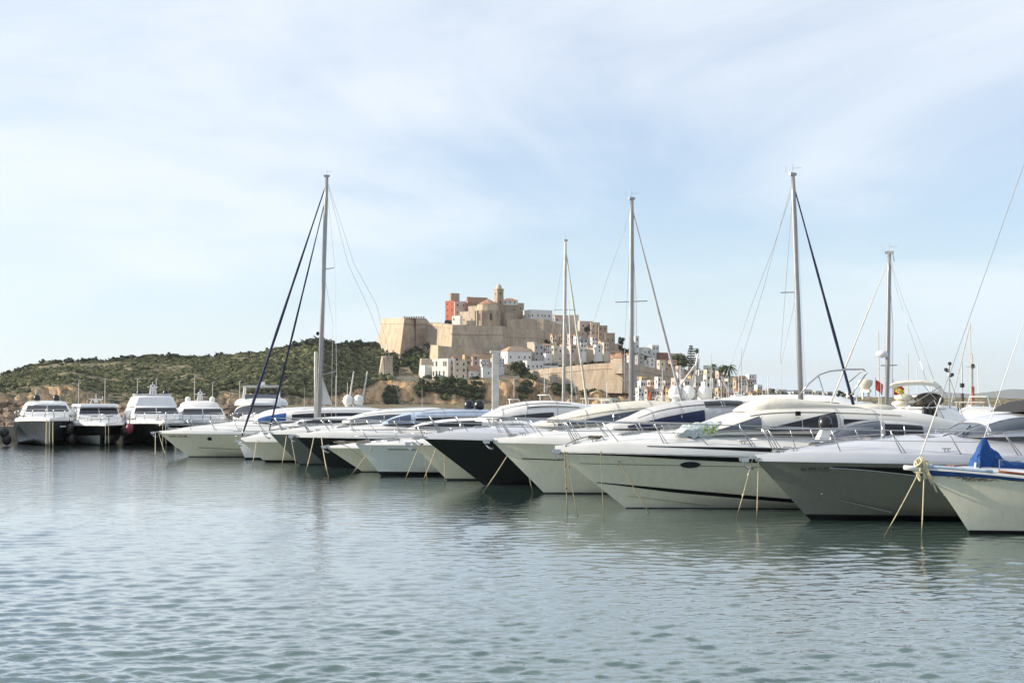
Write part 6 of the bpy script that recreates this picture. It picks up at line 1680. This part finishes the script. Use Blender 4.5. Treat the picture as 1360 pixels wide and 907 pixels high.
RL = [(848, 506, 524, 'white boxy quay house with open gallery'), (862, 510, 526, 'white quay house with grey flat roof'), (878, 512, 527, 'grey white quay house with dark windows'), (893, 503, 516, 'white house with terrace under the round tree'), (906, 505, 520, 'small white harbour house behind the first big dome'),
      (921, 500, 514, 'white harbour house with dark red creeper above'), (933, 508, 522, 'pale pinkish harbour house behind the third big dome')]
for i, (px, yt, yb, lab) in enumerate(RL):
    house(lab, px - 1, px + 3, px + 14, yt, yb, ['w_white', 'w_grey', 'w_white', 'w_pink'][i % 4] if i != 4 else 'w_white', 'flat', (2, 3), (1, 1), D=790 - i * 6)
FL2 = [(1034, 518, 1046, 'w_white', 'low pale block left on the far waterfront skyline'), (1052, 519.5, 1064, 'w_cream', 'low cream block beside the tall mast on the far waterfront'), (1066, 518, 1080, 'w_white', 'longer white block right of the tall mast on the far waterfront'),
       (1081, 520, 1093, 'w_cream', 'yellowish block with arches on the far waterfront'), (1097, 521, 1107, 'w_grey', 'grey low block under the rail arch'), (1018, 517, 1030, 'w_pink', 'pinkish low block after the right end of town'), (1124, 522, 1136, 'w_white', 'small white block near the cream radar posts')]
for x0, yt, x1, mm, lab in FL2: house(lab, x0, x0 + 2, x1, yt, 532, mm, 'flat', (2, 4), (0, 0), D=1000)
rq = random.Random(12); nth = ordw
def fill_row(x, x1, y0, D, row, start):
    n = 0; tones = [('w_white', 'white'), ('w_grey', 'greyish'), ('w_white', 'white'), ('w_cream', 'cream'), ('w_ochre', 'ochre'), ('w_pink', 'pinkish')]
    while x < x1:
        w = rq.uniform(6.5, 12); hh = rq.uniform(7, 13); mm, tn = tones[(n + start) % 6]; yb = y0(x)
        house('%s flat roofed house, %s from left in the %s' % (tn, nth[n], row), x, x + w * .25, x + w, yb - hh, yb, mm, rq.choice(['flat', 'flat', 'flat', 'shed', 'gable']), (rq.choice([1, 2, 2, 3]), rq.choice([1, 2, 3])), (1, 1), D=D + rq.uniform(-14, 14), ww=rq.uniform(.7, 1.6), wh=rq.uniform(1.0, 2.0), roofh=1.4); x += w * rq.uniform(.85, 1.35); n += 1
fill_row(846, 1008, lambda x: interp(x, [(846, 527), (1008, 530)]), 745, 'quayside row', 0)
fill_row(898, 985, lambda x: interp(x, [(898, 507), (985, 518)]), 815, 'second row', 2)
fill_row(812, 900, lambda x: interp(x, [(812, 481), (842, 484), (900, 494)]), 935, 'row behind the corner rampart', 4)
fill_row(708, 800, lambda x: interp(x, [(708, 470), (800, 468)]), 985, 'row below the upper curtain wall', 1)
fill_row(732, 800, lambda x: interp(x, [(732, 455), (800, 462)]), 1010, 'row on the upper slope', 3)
fill_row(926, 1000, lambda x: interp(x, [(926, 500), (1000, 516)]), 850, 'row below the waterfront palms', 2)
fill_row(850, 915, lambda x: interp(x, [(850, 513), (915, 516)]), 780, 'row under the shaded rampart', 4)
fill_row(600, 668, lambda x: interp(x, [(600, 484), (668, 488)]), 925, 'ochre roof cluster', 3)
# --- individual trees ---
tree('big round dark green tree below the skyline white houses', 903, 469, 496, 30, 'pine', clumps=26)
tree('green pine beside the thick bare mast on the cliff top', 688, 479, 500, 27, 'pine', clumps=22)
tree('square clipped green tree right of the brick red building', 976, 498, 519, 24, 'pine', clumps=22)
tree('dark cypress like tree below the apse', 622, 430, 441, 6, 'dark_leaf', D=1020, clumps=8)
tree('dark ivy clump tree on the pale pink ridge house', 780, 431, 446, 12, 'dark_leaf', D=1022, clumps=10)
tree('dark bushy tree at the skyline left of the white tower house', 826, 444, 464, 13, 'dark_leaf', clumps=12)
tree('tall dark tree in front of the grey mast above the rampart', 838, 462, 482, 16, 'dark_leaf', clumps=12)
tree('dark bush at the left foot of the coral red house', 596, 421, 432, 13, 'dark_leaf', D=1030, trunk=.1, clumps=9)
tree('small round tree between left bastion and low terrace wall', 567, 453, 466, 11, 'dark_leaf', D=985, trunk=.1, clumps=9)
tree('dark red bougainvillea bush on the white harbour house', 920, 486, 502, 14, 'bougain', trunk=.05, clumps=12)
tree('dark olive tree beside the red bougainvillea', 932, 487, 503, 10, 'dark_leaf', trunk=.1, clumps=10)
tree('dark green crown at the right end of the slope skyline', 969, 497, 507, 14, 'dark_leaf', trunk=.1, clumps=8)
tree('dark low tree on the far waterfront left of the tall mast', 1042, 517, 530, 15, 'dark_leaf', D=960, clumps=8)
tree('round dark tree on the far waterfront under the rail arch', 1113, 516, 530, 12, 'dark_leaf', D=940, clumps=8)
tree('second round dark tree on the far waterfront near the ensign', 1120, 518, 530, 9, 'dark_leaf', D=950, clumps=7)
palm('tall palm with round compact head near the tiered pine', 925.5, 463, 500, 8, 800, True)
palm('broad feathery palm above the clipped green tree', 967, 478, 514, 22, 780)
palm('shorter palm with dense head left of the broad feathery palm', 959, 486, 514, 12, 776, True)
palm('small palm on the slope skyline behind the white columns', 948, 480, 500, 10, 800)
palm('small palm left of the far waterfront blocks', 1026, 513, 530, 10, 900)
palm('short palm just left of the rail arch', 1036, 514, 530, 9, 905)
D_ = 805; base = P(918, 500, D_); k = D_ / FOC; t = thing('norfolk_pine', 'tall thin tiered pine standing above the harbour houses', 'tree', base)
mb = MB(); mb.tube([(0, 0, -1), (0, 0, 43 * k)], [.35, .08], 6); mb.build('trunk', 'bark', t)
V, F = [], []
for i in range(9):
    z_ = (14 + i * 3.2) * k; rr = (8.5 - i * .8) * k
    for j in range(8):
        a = j * PI / 4 + i; 
        for u in (.35, .65, .95): leafclump(V, F, (rr * u * math.cos(a), rr * u * math.sin(a), z_ + rr * u * .12), (rr * .14, rr * .14, .3), 5, .35, rg)
raw('crown', V, F, 'dark_leaf', t)

# ============ distant mountains ============
V, F = [], []; n = 80
for i in range(n + 1):
    px = 1130 + i * 6; D_ = 14000; yt = interp(px, [(1130, 531), (1200, 528), (1240, 522), (1262, 519), (1280, 521), (1310, 523), (1340, 519), (1365, 516), (1420, 519), (1500, 526), (1610, 531)]) + .8 * nz(px, 0, 0, .08)
    a = P(px, yt, D_); V += [(a.x, D_, -20), (a.x, D_ + 400, a.z), (a.x, D_ + 2500, -20)]
for i in range(n): F += [(i * 3, i * 3 + 3, i * 3 + 4, i * 3 + 1), (i * 3 + 1, i * 3 + 4, i * 3 + 5, i * 3 + 2)]
o = raw('mountains', V, F, mat('far_hills', (.09, .11, .08), .95, var=.4, vscale=.002)); tag(o, kind='structure')

# ============ haze ============
if HAZE > 0:
    mb = MB(); mb.box((0, 6000, 60), (30000, 13000, 700)); V = [(-12000, -400, -25), (12000, -400, -25), (12000, 20000, -25), (-12000, 20000, -25), (-12000, -400, 430), (12000, -400, 430), (12000, 20000, 430), (-12000, 20000, 430)]
    me = bpy.data.meshes.new('haze'); me.from_pydata(V, [], [(3, 2, 1, 0), (4, 5, 6, 7), (0, 1, 5, 4), (1, 2, 6, 5), (2, 3, 7, 6), (3, 0, 4, 7)])
    o = bpy.data.objects.new('haze', me); C.objects.link(o); tag(o, kind='stuff')
    m = bpy.data.materials.new('air_haze'); m.use_nodes = True; N, L = m.node_tree.nodes, m.node_tree.links; N.remove(N['Principled BSDF'])
    pv = N.new('ShaderNodeVolumePrincipled'); pv.inputs['Color'].default_value = (.93, .96, 1, 1); pv.inputs['Density'].default_value = HAZE; pv.inputs['Anisotropy'].default_value = .3
    L.new(pv.outputs[0], N['Material Output'].inputs['Volume']); me.materials.append(m)
